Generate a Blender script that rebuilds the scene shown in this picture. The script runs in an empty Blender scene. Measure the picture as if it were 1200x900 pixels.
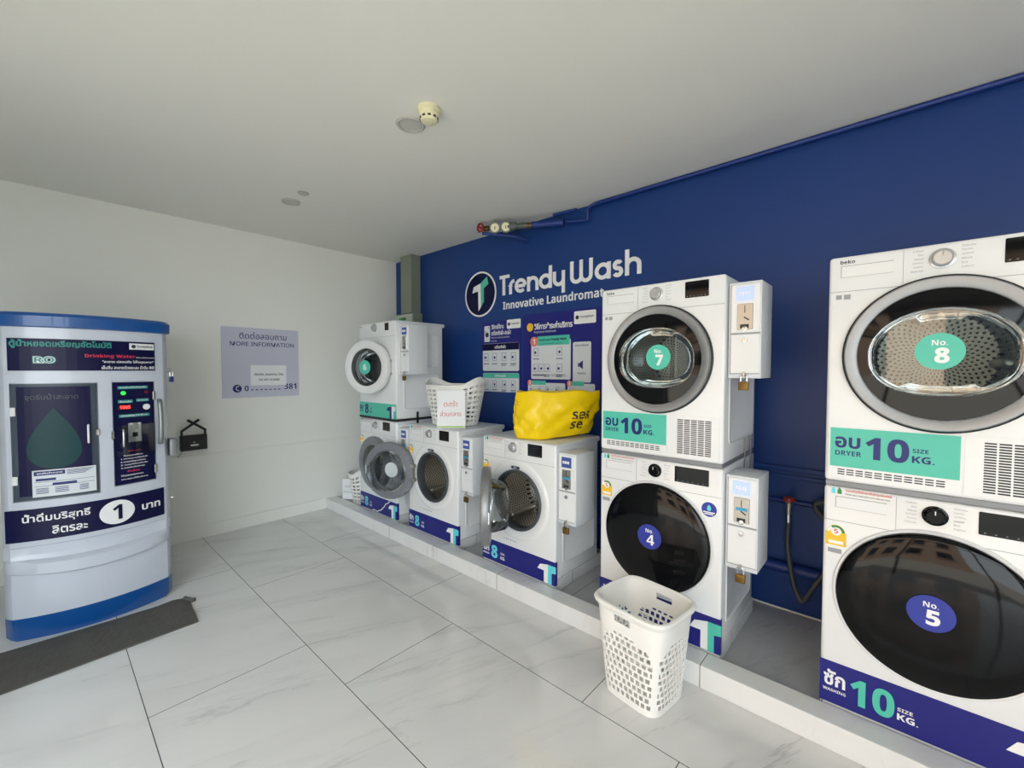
import bpy, bmesh, math, random
from mathutils import Vector, Matrix
R = math.radians
PI = math.pi
random.seed(7)
SC = bpy.context.scene
COL = SC.collection

# ------------------------------------------------------------------ camera, world, lights, exposure
F_PX = 502.0
yaw, pit = R(42.2), R(-1.85)
fwd = Vector((-math.sin(yaw) * math.cos(pit), math.cos(yaw) * math.cos(pit), math.sin(pit)))
rgt = Vector((math.cos(yaw), math.sin(yaw), 0))
upv = rgt.cross(fwd)
cam = bpy.data.cameras.new('camera')
cam.sensor_width = 36.0
cam.lens = F_PX / 1200 * 36
cam.clip_start = 0.02
camo = bpy.data.objects.new('camera', cam)
COL.objects.link(camo)
M = Matrix((rgt, upv, -fwd)).transposed().to_4x4()
M.translation = Vector((0, 0, 1.385))
camo.matrix_world = M
SC.camera = camo

SC.view_settings.view_transform = 'Standard'
SC.view_settings.look = 'None'
SC.view_settings.gamma = 1
SC.view_settings.use_curve_mapping = False
SC.view_settings.exposure = 1.6
SC.cycles.use_denoising = True
SC.cycles.max_bounces = 10
SC.cycles.diffuse_bounces = 6
SC.cycles.glossy_bounces = 5
SC.cycles.transparent_max_bounces = 12
SC.cycles.sample_clamp_indirect = 6.0

world = bpy.data.worlds.new('sky')
SC.world = world
world.use_nodes = True
wn = world.node_tree.nodes
wn['Background'].inputs['Color'].default_value = (0.86, 0.94, 1.0, 1)
wn['Background'].inputs['Strength'].default_value = 1.9

sun = bpy.data.lights.new('sun', 'SUN')
sun.energy = 7.0
sun.angle = R(1.0)
sun.color = (1.0, 0.95, 0.87)
suno = bpy.data.objects.new('sun', sun)
COL.objects.link(suno)
suno.rotation_euler = Vector((0.15, -0.62, -0.95)).to_track_quat('-Z', 'Y').to_euler()

FRONT_Y = -1.15            # the open shopfront behind the camera
OX0, OX1, OZ = -2.1, 2.9, 2.40
por = bpy.data.lights.new('daylight_portal', 'AREA')
por.shape = 'RECTANGLE'
por.size = OX1 - OX0
por.size_y = OZ
por.cycles.is_portal = True
poro = bpy.data.objects.new('daylight_portal', por)
COL.objects.link(poro)
poro.location = ((OX0 + OX1) / 2, FRONT_Y, OZ / 2)
poro.rotation_euler = (R(90), 0, 0)

# ------------------------------------------------------------------ materials
def lin(h):
    h = h.lstrip('#')
    v = [int(h[i:i + 2], 16) / 255 for i in (0, 2, 4)]
    return tuple(c / 12.92 if c <= 0.04045 else ((c + 0.055) / 1.055) ** 2.4 for c in v) + (1,)

def mat(name, col, rough=0.5, metal=0.0, emit=0.0, coat=0.0, var=0.0, vscale=30, bump=0.0, bscale=60, spec=0.5):
    m = bpy.data.materials.new(name)
    m.use_nodes = True
    nt = m.node_tree
    b = nt.nodes['Principled BSDF']
    c = lin(col)
    b.inputs['Base Color'].default_value = c
    b.inputs['Roughness'].default_value = rough
    b.inputs['Metallic'].default_value = metal
    b.inputs['Coat Weight'].default_value = coat
    b.inputs['Coat Roughness'].default_value = 0.05
    b.inputs['Specular IOR Level'].default_value = spec
    if emit:
        b.inputs['Emission Color'].default_value = c
        b.inputs['Emission Strength'].default_value = emit
    if var or bump:
        tc = nt.nodes.new('ShaderNodeTexCoord')
        nz = nt.nodes.new('ShaderNodeTexNoise')
        nz.inputs['Scale'].default_value = vscale
        nz.inputs['Detail'].default_value = 4
        nt.links.new(tc.outputs['Object'], nz.inputs['Vector'])
        if var:
            mx = nt.nodes.new('ShaderNodeMix')
            mx.data_type = 'RGBA'
            mx.inputs[6].default_value = tuple(max(0, x * (1 - var)) for x in c[:3]) + (1,)
            mx.inputs[7].default_value = tuple(min(1, x * (1 + var)) for x in c[:3]) + (1,)
            nt.links.new(nz.outputs['Fac'], mx.inputs[0])
            nt.links.new(mx.outputs[2], b.inputs['Base Color'])
        if bump:
            n2 = nt.nodes.new('ShaderNodeTexNoise')
            n2.inputs['Scale'].default_value = bscale
            n2.inputs['Detail'].default_value = 3
            nt.links.new(tc.outputs['Object'], n2.inputs['Vector'])
            bp = nt.nodes.new('ShaderNodeBump')
            bp.inputs['Strength'].default_value = bump
            bp.inputs['Distance'].default_value = 0.01
            nt.links.new(n2.outputs['Fac'], bp.inputs['Height'])
            nt.links.new(bp.outputs['Normal'], b.inputs['Normal'])
    return m

def glass_mat(name, tint, fres=1.45, extra=0.03):
    m = bpy.data.materials.new(name)
    m.use_nodes = True
    nt = m.node_tree
    nt.nodes.clear()
    out = nt.nodes.new('ShaderNodeOutputMaterial')
    tr = nt.nodes.new('ShaderNodeBsdfTransparent')
    tr.inputs['Color'].default_value = tint + (1,)
    gl = nt.nodes.new('ShaderNodeBsdfGlossy')
    gl.inputs['Roughness'].default_value = 0.02
    fr = nt.nodes.new('ShaderNodeFresnel')
    fr.inputs['IOR'].default_value = fres
    ad = nt.nodes.new('ShaderNodeMath')
    ad.operation = 'ADD'
    ad.use_clamp = True
    ad.inputs[1].default_value = extra
    mx = nt.nodes.new('ShaderNodeMixShader')
    nt.links.new(fr.outputs[0], ad.inputs[0])
    nt.links.new(ad.outputs[0], mx.inputs[0])
    nt.links.new(tr.outputs[0], mx.inputs[1])
    nt.links.new(gl.outputs[0], mx.inputs[2])
    nt.links.new(mx.outputs[0], out.inputs[0])
    return m

def N(nt, t, **kw):
    n = nt.nodes.new(t)
    for k, v in kw.items():
        if k == 'op': n.operation = v
        else: n.inputs[int(k[1:])].default_value = v
    return n

def marble(name, base, vein, rough, joints=True, y0=0.257, sy=0.615, lx=1.235, x0=-2.19, shift=0.405):
    m = bpy.data.materials.new(name)
    m.use_nodes = True
    nt = m.node_tree
    L = nt.links.new
    b = nt.nodes['Principled BSDF']
    b.inputs['Roughness'].default_value = rough
    g = nt.nodes.new('ShaderNodeNewGeometry')
    sp = nt.nodes.new('ShaderNodeSeparateXYZ')
    L(g.outputs['Position'], sp.inputs[0])
    # row index and the position inside a tile
    a = N(nt, 'ShaderNodeMath', op='SUBTRACT', i1=y0); L(sp.outputs['Y'], a.inputs[0])
    a2 = N(nt, 'ShaderNodeMath', op='DIVIDE', i1=sy); L(a.outputs[0], a2.inputs[0])
    row = N(nt, 'ShaderNodeMath', op='FLOOR'); L(a2.outputs[0], row.inputs[0])
    fy = N(nt, 'ShaderNodeMath', op='FRACT'); L(a2.outputs[0], fy.inputs[0])
    par = N(nt, 'ShaderNodeMath', op='FLOORED_MODULO', i1=2.0); L(row.outputs[0], par.inputs[0])
    sh = N(nt, 'ShaderNodeMath', op='MULTIPLY', i1=shift); L(par.outputs[0], sh.inputs[0])
    xs = N(nt, 'ShaderNodeMath', op='SUBTRACT'); L(sp.outputs['X'], xs.inputs[0]); L(sh.outputs[0], xs.inputs[1])
    xo = N(nt, 'ShaderNodeMath', op='SUBTRACT', i1=x0); L(xs.outputs[0], xo.inputs[0])
    x2 = N(nt, 'ShaderNodeMath', op='DIVIDE', i1=lx); L(xo.outputs[0], x2.inputs[0])
    colx = N(nt, 'ShaderNodeMath', op='FLOOR'); L(x2.outputs[0], colx.inputs[0])
    fx = N(nt, 'ShaderNodeMath', op='FRACT'); L(x2.outputs[0], fx.inputs[0])
    # each tile has veins of its own
    cv = nt.nodes.new('ShaderNodeCombineXYZ')
    k1 = N(nt, 'ShaderNodeMath', op='MULTIPLY', i1=7.3); L(row.outputs[0], k1.inputs[0])
    k2 = N(nt, 'ShaderNodeMath', op='MULTIPLY', i1=3.9); L(colx.outputs[0], k2.inputs[0])
    k3 = N(nt, 'ShaderNodeMath', op='ADD'); L(k1.outputs[0], k3.inputs[0]); L(k2.outputs[0], k3.inputs[1])
    L(k3.outputs[0], cv.inputs[2])
    va = nt.nodes.new('ShaderNodeVectorMath'); va.operation = 'ADD'
    L(g.outputs['Position'], va.inputs[0]); L(cv.outputs[0], va.inputs[1])
    mp = nt.nodes.new('ShaderNodeMapping')
    mp.vector_type = 'TEXTURE'
    mp.inputs['Rotation'].default_value = (0, 0, R(68))
    mp.inputs['Scale'].default_value = (1.9, 0.28, 1)
    L(va.outputs[0], mp.inputs['Vector'])
    nz = nt.nodes.new('ShaderNodeTexNoise')
    nz.inputs['Scale'].default_value = 1.5; nz.inputs['Detail'].default_value = 8; nz.inputs['Roughness'].default_value = 0.62
    nz.inputs['Distortion'].default_value = 0.5
    L(mp.outputs[0], nz.inputs['Vector'])
    d = N(nt, 'ShaderNodeMath', op='SUBTRACT', i1=0.5); L(nz.outputs['Fac'], d.inputs[0])
    ab = N(nt, 'ShaderNodeMath', op='ABSOLUTE'); L(d.outputs[0], ab.inputs[0])
    rp = nt.nodes.new('ShaderNodeValToRGB')
    rp.color_ramp.elements[0].position = 0.0; rp.color_ramp.elements[0].color = (1, 1, 1, 1)
    rp.color_ramp.elements[1].position = 0.022; rp.color_ramp.elements[1].color = (0, 0, 0, 1)
    L(ab.outputs[0], rp.inputs[0])
    n3 = nt.nodes.new('ShaderNodeTexNoise'); n3.inputs['Scale'].default_value = 1.7; n3.inputs['Detail'].default_value = 5
    L(mp.outputs[0], n3.inputs['Vector'])
    r3 = nt.nodes.new('ShaderNodeValToRGB')
    r3.color_ramp.elements[0].position = 0.46; r3.color_ramp.elements[1].position = 0.68
    L(n3.outputs['Fac'], r3.inputs[0])
    vm = N(nt, 'ShaderNodeMath', op='MULTIPLY'); L(rp.outputs[0], vm.inputs[0]); L(r3.outputs[0], vm.inputs[1])
    vs = N(nt, 'ShaderNodeMath', op='MULTIPLY', i1=0.36); L(vm.outputs[0], vs.inputs[0])
    s3 = N(nt, 'ShaderNodeMath', op='MULTIPLY', i1=0.10); L(r3.outputs[0], s3.inputs[0])
    vt = N(nt, 'ShaderNodeMath', op='ADD'); L(vs.outputs[0], vt.inputs[0]); L(s3.outputs[0], vt.inputs[1])
    mx = nt.nodes.new('ShaderNodeMix'); mx.data_type = 'RGBA'
    mx.inputs[6].default_value = lin(base); mx.inputs[7].default_value = lin(vein)
    L(vt.outputs[0], mx.inputs[0])
    last = mx.outputs[2]
    if joints:
        def edge(fr, size, half=0.0016):
            p = N(nt, 'ShaderNodeMath', op='PINGPONG', i1=0.5); L(fr.outputs[0], p.inputs[0])
            q = N(nt, 'ShaderNodeMath', op='LESS_THAN', i1=half / size); L(p.outputs[0], q.inputs[0])
            return q
        e = N(nt, 'ShaderNodeMath', op='MAXIMUM')
        L(edge(fy, sy).outputs[0], e.inputs[0]); L(edge(fx, lx).outputs[0], e.inputs[1])
        m2 = nt.nodes.new('ShaderNodeMix'); m2.data_type = 'RGBA'
        m2.inputs[7].default_value = lin('4a4a48')
        L(e.outputs[0], m2.inputs[0]); L(last, m2.inputs[6])
        last = m2.outputs[2]
    L(last, b.inputs['Base Color'])
    return m

def drum_mat(name, hi='b3aea7'):
    m = bpy.data.materials.new(name)
    m.use_nodes = True
    nt = m.node_tree
    L = nt.links.new
    b = nt.nodes['Principled BSDF']
    b.inputs['Metallic'].default_value = 1.0
    b.inputs['Roughness'].default_value = 0.32
    tc = nt.nodes.new('ShaderNodeTexCoord')
    sp = nt.nodes.new('ShaderNodeSeparateXYZ'); L(tc.outputs['Object'], sp.inputs[0])
    at = N(nt, 'ShaderNodeMath', op='ARCTAN2'); L(sp.outputs['X'], at.inputs[0]); L(sp.outputs['Z'], at.inputs[1])
    an = N(nt, 'ShaderNodeMath', op='MULTIPLY', i1=40.0); L(at.outputs[0], an.inputs[0])
    s1 = N(nt, 'ShaderNodeMath', op='SINE'); L(an.outputs[0], s1.inputs[0])
    xx = N(nt, 'ShaderNodeMath', op='MULTIPLY'); L(sp.outputs['X'], xx.inputs[0]); L(sp.outputs['X'], xx.inputs[1])
    zz = N(nt, 'ShaderNodeMath', op='MULTIPLY'); L(sp.outputs['Z'], zz.inputs[0]); L(sp.outputs['Z'], zz.inputs[1])
    rr = N(nt, 'ShaderNodeMath', op='ADD'); L(xx.outputs[0], rr.inputs[0]); L(zz.outputs[0], rr.inputs[1])
    rq = N(nt, 'ShaderNodeMath', op='SQRT'); L(rr.outputs[0], rq.inputs[0])
    ry = N(nt, 'ShaderNodeMath', op='ADD'); L(rq.outputs[0], ry.inputs[0]); L(sp.outputs['Y'], ry.inputs[1])
    ym = N(nt, 'ShaderNodeMath', op='MULTIPLY', i1=260.0); L(ry.outputs[0], ym.inputs[0])
    s2 = N(nt, 'ShaderNodeMath', op='SINE'); L(ym.outputs[0], s2.inputs[0])
    pr = N(nt, 'ShaderNodeMath', op='MULTIPLY'); L(s1.outputs[0], pr.inputs[0]); L(s2.outputs[0], pr.inputs[1])
    gt = N(nt, 'ShaderNodeMath', op='GREATER_THAN', i1=0.45); L(pr.outputs[0], gt.inputs[0])
    mx = nt.nodes.new('ShaderNodeMix'); mx.data_type = 'RGBA'
    mx.inputs[6].default_value = lin(hi); mx.inputs[7].default_value = lin('1c1a18')
    L(gt.outputs[0], mx.inputs[0]); L(mx.outputs[2], b.inputs['Base Color'])
    bp = nt.nodes.new('ShaderNodeBump'); bp.inputs['Strength'].default_value = 0.15; bp.inputs['Distance'].default_value = 0.003
    L(pr.outputs[0], bp.inputs['Height']); L(bp.outputs['Normal'], b.inputs['Normal'])
    return m

def wall_mat(name, col, rough, bump=0.25, var=0.04, spec=0.4):
    m = mat(name, col, rough, var=var, vscale=1.3, bump=bump, bscale=4, spec=spec)
    return m

MT = {
    'white': mat('white_enamel', 'e9ebec', 0.22, coat=0.35),
    'white_side': mat('white_side_sheet', 'd6dade', 0.34),
    'plastic': mat('white_plastic', 'e6e7e6', 0.33),
    'basket': mat('basket_plastic', 'f3f2ee', 0.36),
    'black': mat('black_gloss', '08080a', 0.06, spec=0.28),
    'display': mat('display_black', '060607', 0.05, spec=0.4),
    'dark': mat('dark_rubber', '232527', 0.55),
    'gasket': mat('grey_rubber_gasket', '43484c', 0.5),
    'chrome': mat('chrome', 'cfd1d2', 0.12, 1.0),
    'silver': mat('brushed_silver', '95989a', 0.42, 0.7),
    'greyring': mat('grey_plastic_ring', '85888d', 0.36, 0.2),
    'steel': mat('steel_sheet', 'b8b6ae', 0.3, 0.9),
    'brass': mat('aged_brass', '7d6233', 0.42, 0.8, var=0.25, vscale=60),
    'knob': mat('silver_knob', 'c3c5c7', 0.25, 0.6),
    'teal': mat('teal_vinyl', '52c4ad', 0.4),
    'cyan': mat('light_cyan_vinyl', '63d6e3', 0.4),
    'navy': mat('navy_vinyl', '15197a', 0.38),
    'navyink': mat('navy_ink', '14236e', 0.45),
    'discblue': mat('blue_disc_vinyl', '2a389c', 0.38),
    'deepnavy': mat('dark_navy_print', '0e0f3c', 0.3, spec=0.2),
    'ink': mat('white_ink', 'f1f2f2', 0.45),
    'grey': mat('grey_print', '9a9da0', 0.5),
    'darkink': mat('dark_print', '2b2b33', 0.5),
    'red': mat('red_print', 'd3483a', 0.45),
    'yellow': mat('yellow_print', 'f3c42c', 0.45),
    'green': mat('green_print', '2f8a4f', 0.45),
    'salmon': mat('salmon_print', 'e57a6c', 0.45),
    'card': mat('poster_white', 'd9dee3', 0.4),
    'lcd': mat('blue_lcd', '3f5190', 0.2, emit=0.08),
    'lcdlit': mat('lit_blue_lcd', '93a3e6', 0.2, emit=0.35),
    'glass': glass_mat('door_glass', (0.86, 0.9, 0.9)),
    'clear': glass_mat('clear_plastic', (0.90, 0.93, 0.94), 1.5, 0.05),
    'smoke': glass_mat('smoked_glass', (0.55, 0.57, 0.58), 1.5, 0.05),
    'drum': drum_mat('perforated_steel'),
    'drumbright': drum_mat('bright_perforated_steel', 'e6e2da'),
    'cream': mat('cream_plastic', 'e8e3bd', 0.4),
    'panelgrey': mat('grey_green_metal', '87907f', 0.5),
    'trunk': mat('grey_green_trunking', '828a7a', 0.5, var=0.06, vscale=6),
    'blue_paint': mat('blue_painted_pipe', '17347f', 0.4),
    'redpaint': mat('red_valve', '8f2522', 0.4),
    'meter': mat('grey_meter_body', '5c6460', 0.45, 0.3),
    'hose': mat('grey_hose', '3d4247', 0.45),
    'vendwhite': mat('vending_white', 'c9cfdb', 0.25, coat=0.4),
    'vendblue': mat('vending_blue', '0b4f96', 0.28, coat=0.3),
    'tealdark': mat('dark_teal_print', '0c3d42', 0.3, spec=0.2),
    'slate': mat('slate_frame', '33414f', 0.35),
    'matgrey': mat('grey_mat', '55534f', 0.85, var=0.18, vscale=14, bump=0.6, bscale=40),
    'yellowbag': mat('yellow_bag', 'f6d200', 0.33, var=0.06, vscale=9, bump=0.35, bscale=16),
    'blackwood': mat('black_painted_wood', '0c0c0d', 0.5),
    'paper': mat('paper', 'eef0f3', 0.7),
    'redled': mat('red_digits', 'ff2a2a', 0.4, emit=2.5),
    'greenled': mat('green_lamp', '27b03a', 0.4, emit=0.8),
    'tealout': mat('teal_outline', '2c8f8a', 0.4),
    'pinkred': mat('pink_red_print', 'd8324e', 0.4),
    'lid': mat('brushed_lamp', 'bdbcb4', 0.4),
    'floor': marble('marble_floor', 'e0e0df', '8e9092', 0.06),
    'kerb': marble('marble_kerb', 'e6e7e6', 'a2a4a6', 0.16, y0=1.6, sy=1.0, x0=-0.62, shift=0),
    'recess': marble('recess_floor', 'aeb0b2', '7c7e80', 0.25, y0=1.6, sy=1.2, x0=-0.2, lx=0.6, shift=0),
    'tile': marble('plinth_tile', 'd2d4d4', 'a0a2a4', 0.25, y0=1.75, sy=0.45, x0=-0.2, lx=9, shift=0),
    'wallwhite': wall_mat('white_wall_paint', 'eff0ea', 0.55, 0.12, 0.02),
    'wallblue': wall_mat('blue_wall_paint', '143a7c', 0.42, 0.12, 0.10),
    'ceiling': wall_mat('ceiling_plaster', 'edece4', 0.7, 0.55, 0.03),
    'grime': mat('dark_joint', '3a3b39', 0.8),
    'concrete': mat('street_concrete', '9c9890', 0.9, var=0.1, vscale=1),
    'brickfacade': mat('facade_plaster', 'a8907c', 0.9, var=0.08, vscale=2),
    'winglass': mat('far_window', '20242a', 0.1),
    'leaf': mat('leaf_green', '3f6b2a', 0.7, var=0.4, vscale=8),
}

# ------------------------------------------------------------------ mesh helpers
def BM():
    return bmesh.new()

def obj(name, bm, m, parent=None, loc=None, smooth=False, ang=38):
    me = bpy.data.meshes.new(name)
    bmesh.ops.recalc_face_normals(bm, faces=bm.faces[:])
    bm.to_mesh(me)
    bm.free()
    ms = m if isinstance(m, (list, tuple)) else [m]
    for x in ms:
        me.materials.append(x)
    if smooth:
        me.shade_smooth()
        try:
            me.set_sharp_from_angle(angle=R(ang))
        except Exception:
            pass
    o = bpy.data.objects.new(name, me)
    COL.objects.link(o)
    if parent is not None:
        o.parent = parent
    if loc is not None:
        o.location = loc
    return o

def thing(name, label, cat, loc=(0, 0, 0), rz=0.0, group=None):
    o = bpy.data.objects.new(name, None)
    o.empty_display_size = 0.05
    COL.objects.link(o)
    o.location = loc
    o.rotation_euler = (0, 0, rz)
    o['label'] = label
    o['category'] = cat
    if group: o['group'] = group
    return o

def tag(o, label, cat, group=None):
    o['label'] = label
    o['category'] = cat
    if group: o['group'] = group
    return o

def struct(name, bm, m, smooth=False):
    o = obj(name, bm, m, smooth=smooth)
    o['kind'] = 'structure'
    return o

def box(bm, x0, x1, y0, y1, z0, z1, bev=0.0, seg=2, mi=0, vert_only=False):
    b = bmesh.new()
    bmesh.ops.create_cube(b, size=1)
    for v in b.verts:
        v.co = Vector((x0 + (v.co.x + .5) * (x1 - x0), y0 + (v.co.y + .5) * (y1 - y0), z0 + (v.co.z + .5) * (z1 - z0)))
    if bev > 0:
        es = b.edges[:]
        if vert_only:
            es = [e for e in es if abs(e.verts[0].co.y - e.verts[1].co.y) > 1e-6 and abs(e.verts[0].co.z - e.verts[1].co.z) < 1e-6]
        bmesh.ops.bevel(b, geom=es, offset=bev, segments=seg, affect='EDGES', profile=0.5)
    merge(bm, b, mi)

def merge(bm, b, mi=0, mx=None):
    if mx is not None:
        bmesh.ops.transform(b, matrix=mx, verts=b.verts[:])
    vm = {}
    for v in b.verts:
        vm[v] = bm.verts.new(v.co)
    for f in b.faces:
        try:
            nf = bm.faces.new([vm[v] for v in f.verts])
            nf.material_index = mi
        except ValueError:
            pass
    b.free()

def frame_of(d):
    d = Vector(d).normalized()
    a = Vector((0, 0, 1)) if abs(d.z) < 0.9 else Vector((1, 0, 0))
    x = a.cross(d).normalized()
    return x, d.cross(x), d

def tube(bm, pts, r, n=10, mi=0, caps=True):
    pts = [Vector(p) for p in pts]
    rings = []
    px = None
    for i, p in enumerate(pts):
        if i == 0: d = pts[1] - p
        elif i == len(pts) - 1: d = p - pts[i - 1]
        else: d = (pts[i + 1] - p).normalized() + (p - pts[i - 1]).normalized()
        d.normalize()
        if px is None:
            x, y, _ = frame_of(d)
        else:
            x = (px - d * px.dot(d)).normalized()
            y = d.cross(x)
        px = x
        rr = r[i] if isinstance(r, (list, tuple)) else r
        rings.append([bm.verts.new(p + (x * math.cos(2 * PI * k / n) + y * math.sin(2 * PI * k / n)) * rr) for k in range(n)])
    for a, b in zip(rings, rings[1:]):
        for k in range(n):
            f = bm.faces.new((a[k], a[(k + 1) % n], b[(k + 1) % n], b[k]))
            f.material_index = mi
    if caps:
        for rg in (rings[0], rings[-1]):
            f = bm.faces.new(rg); f.material_index = mi

def curve_pts(ctrl, n=8):
    P = [Vector(c) for c in ctrl]
    P = [P[0] * 2 - P[1]] + P + [P[-1] * 2 - P[-2]]
    out = []
    for i in range(1, len(P) - 2):
        for k in range(n):
            t = k / n
            a, b, c, d = P[i - 1], P[i], P[i + 1], P[i + 2]
            out.append(0.5 * ((2 * b) + (c - a) * t + (2 * a - 5 * b + 4 * c - d) * t * t + (3 * b - a - 3 * c + d) * t ** 3))
    out.append(P[-2])
    return out

def lathe(bm, prof, c=(0, 0, 0), axis='y', n=48, mi=0, sx=1.0, sz=1.0):
    """prof: (radius, height); axis y points to +y (into a machine), axis z up."""
    rings = []
    for r, h in prof:
        if r < 1e-6:
            p = (0, h, 0) if axis == 'y' else (0, 0, h)
            rings.append([bm.verts.new(Vector(c) + Vector(p))])
        else:
            rg = []
            for k in range(n):
                a = 2 * PI * k / n
                p = (r * math.cos(a) * sx, h, r * math.sin(a) * sz) if axis == 'y' else (r * math.cos(a) * sx, r * math.sin(a) * sz, h)
                rg.append(bm.verts.new(Vector(c) + Vector(p)))
            rings.append(rg)
    for a, b in zip(rings, rings[1:]):
        if len(a) == 1 and len(b) == 1: continue
        for k in range(n):
            if len(a) == 1: q = (a[0], b[(k + 1) % n], b[k])
            elif len(b) == 1: q = (a[k], a[(k + 1) % n], b[0])
            else: q = (a[k], a[(k + 1) % n], b[(k + 1) % n], b[k])
            f = bm.faces.new(q); f.material_index = mi

def plate(bm, pts, y0, y1, mi=0):
    """outline pts (x, z) with thickness from y0 to y1 (faces -y)"""
    a = [bm.verts.new((x, y0, z)) for x, z in pts]
    b = [bm.verts.new((x, y1, z)) for x, z in pts]
    n = len(pts)
    fs = [bm.faces.new(a), bm.faces.new(b[::-1])]
    for i in range(n):
        fs.append(bm.faces.new((a[i], b[i], b[(i + 1) % n], a[(i + 1) % n])))
    for f in fs: f.material_index = mi

def rrect(x0, x1, z0, z1, r, n=5):
    p = []
    for cx, cz, a0 in ((x1 - r, z1 - r, 0), (x0 + r, z1 - r, 90), (x0 + r, z0 + r, 180), (x1 - r, z0 + r, 270)):
        for k in range(n + 1):
            a = R(a0 + 90 * k / n)
            p.append((cx + r * math.cos(a), cz + r * math.sin(a)))
    return p

def rplate(bm, x0, x1, z0, z1, r, y0, y1, mi=0):
    plate(bm, rrect(x0, x1, z0, z1, r), y0, y1, mi)

def disc(bm, cx, cz, r, y0, y1, n=40, mi=0, sx=1):
    plate(bm, [(cx + sx * r * math.cos(2 * PI * k / n), cz + r * math.sin(2 * PI * k / n)) for k in range(n)], y0, y1, mi)

def sans(s, bold):
    """Latin letters and digits in a plain sans face"""
    A, a, d = (0x1D5D4, 0x1D5EE, 0x1D7EC) if bold else (0x1D5A0, 0x1D5BA, 0x1D7E2)
    o = ''
    for c in s:
        if 'A' <= c <= 'Z': o += chr(A + ord(c) - 65)
        elif 'a' <= c <= 'z': o += chr(a + ord(c) - 97)
        elif '0' <= c <= '9': o += chr(d + ord(c) - 48)
        else: o += c
    return o

_tx = {}
def text_mesh(body, bold=0.0, res=3):
    key0 = body
    thai = any(0x0E00 <= ord(c) < 0x0E80 for c in body)
    body = sans(body, bold >= 0.02)
    if bold >= 0.02 and not thai: bold = 0.0 if '4' in key0 else max(0.0, (bold - 0.03) * .7)
    key = (body, bold, res)
    if key not in _tx:
        cu = bpy.data.curves.new('t', 'FONT')
        cu.body = body
        cu.size = 1
        cu.resolution_u = res
        cu.offset = bold
        o = bpy.data.objects.new('t', cu)
        COL.objects.link(o)
        bpy.context.view_layer.update()
        me = bpy.data.meshes.new_from_object(o.evaluated_get(bpy.context.evaluated_depsgraph_get()))
        vs = [(v.co.x, v.co.y) for v in me.vertices]
        fs = [tuple(p.vertices) for p in me.polygons]
        bpy.data.objects.remove(o)
        bpy.data.curves.remove(cu)
        bpy.data.meshes.remove(me)
        _tx[key] = (vs, fs)
    return _tx[key]

def text(bm, body, x, z, y, w=None, h=None, al='c', bold=0.02, mi=0, res=3):
    """letters facing -y; (x, z) is the middle of their box (al c), or its left (l) / right (r) middle"""
    vs, fs = text_mesh(body, bold, res)
    if not vs: return
    x0 = min(v[0] for v in vs); x1 = max(v[0] for v in vs)
    z0 = min(v[1] for v in vs); z1 = max(v[1] for v in vs)
    sx = w / (x1 - x0) if w else None
    sz = h / (z1 - z0) if h else None
    if sx is None: sx = sz
    if sz is None: sz = sx
    ox = {'c': x - sx * (x0 + x1) / 2, 'l': x - sx * x0, 'r': x - sx * x1}[al]
    oz = z - sz * (z0 + z1) / 2
    vv = [bm.verts.new((ox + sx * a, y, oz + sz * b)) for a, b in vs]
    for f in fs:
        try:
            nf = bm.faces.new([vv[i] for i in f]); nf.material_index = mi
        except ValueError:
            pass

def textobj(name, items, m, parent, y):
    for it in items:
        bm = BM()
        text(bm, it[0], it[1], it[2], y, **dict(it[3]))
        o = obj(name, bm, m, parent)
    return o

def boolean(o, cutters):
    for cb in cutters:
        c = obj('cutter', cb, MT['white'], o.parent)
        md = o.modifiers.new('b', 'BOOLEAN')
        md.operation = 'DIFFERENCE'
        md.object = c
        md.solver = 'EXACT'
        bpy.context.view_layer.update()
        me = bpy.data.meshes.new_from_object(o.evaluated_get(bpy.context.evaluated_depsgraph_get()))
        o.modifiers.clear()
        old = o.data
        o.data = me
        me.name = old.name
        bpy.data.meshes.remove(old)
        cm = c.data
        bpy.data.objects.remove(c)
        bpy.data.meshes.remove(cm)

def cyl_cutter(cx, cz, r, y0, y1, n=56, wide=0.0):
    b = BM()
    lathe(b, [(0, y0), (r, y0), (r, .030), (r + wide, .030), (r + wide, y1), (0, y1)] if wide else [(0, y0), (r, y0), (r, y1), (0, y1)], (cx, 0, cz), n=n)
    return b

# ------------------------------------------------------------------ the room
WX, WY, CZ = -4.25, 2.736, 2.592      # white wall, blue wall, ceiling
RX = 3.0
bm = BM(); box(bm, WX - .2, RX + .2, FRONT_Y - .2, WY + .2, -.12, 0); struct('floor', bm, MT['floor'])
bm = BM(); box(bm, WX - .2, RX + .2, FRONT_Y - .2, WY + .2, CZ, CZ + .15); struct('ceiling', bm, MT['ceiling'])
bm = BM(); box(bm, WX - .2, WX, FRONT_Y - .2, WY + .2, 0, CZ); struct('wall_left', bm, MT['wallwhite'])
bm = BM(); box(bm, WX, RX, WY, WY + .2, 0, CZ); struct('wall_back', bm, MT['wallblue'])
bm = BM(); box(bm, RX, RX + .2, FRONT_Y - .2, WY, 0, CZ); struct('wall_right', bm, MT['wallwhite'])
bm = BM()
box(bm, WX, OX0, FRONT_Y - .2, FRONT_Y, 0, CZ)
box(bm, OX1, RX, FRONT_Y - .2, FRONT_Y, 0, CZ)
box(bm, OX0, OX1, FRONT_Y - .2, FRONT_Y, OZ, CZ)
struct('wall_front', bm, MT['wallwhite'])
bm = BM()
for x in (OX0, -0.45, 1.25, OX1 - .06):
    box(bm, x, x + .06, FRONT_Y - .14, FRONT_Y - .06, 0.0, OZ, .004)
box(bm, OX0, OX1, FRONT_Y - .14, FRONT_Y - .06, OZ - .06, OZ, .004)
box(bm, OX0, OX1, FRONT_Y - .14, FRONT_Y - .06, 2.0, 2.05, .004)
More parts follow.
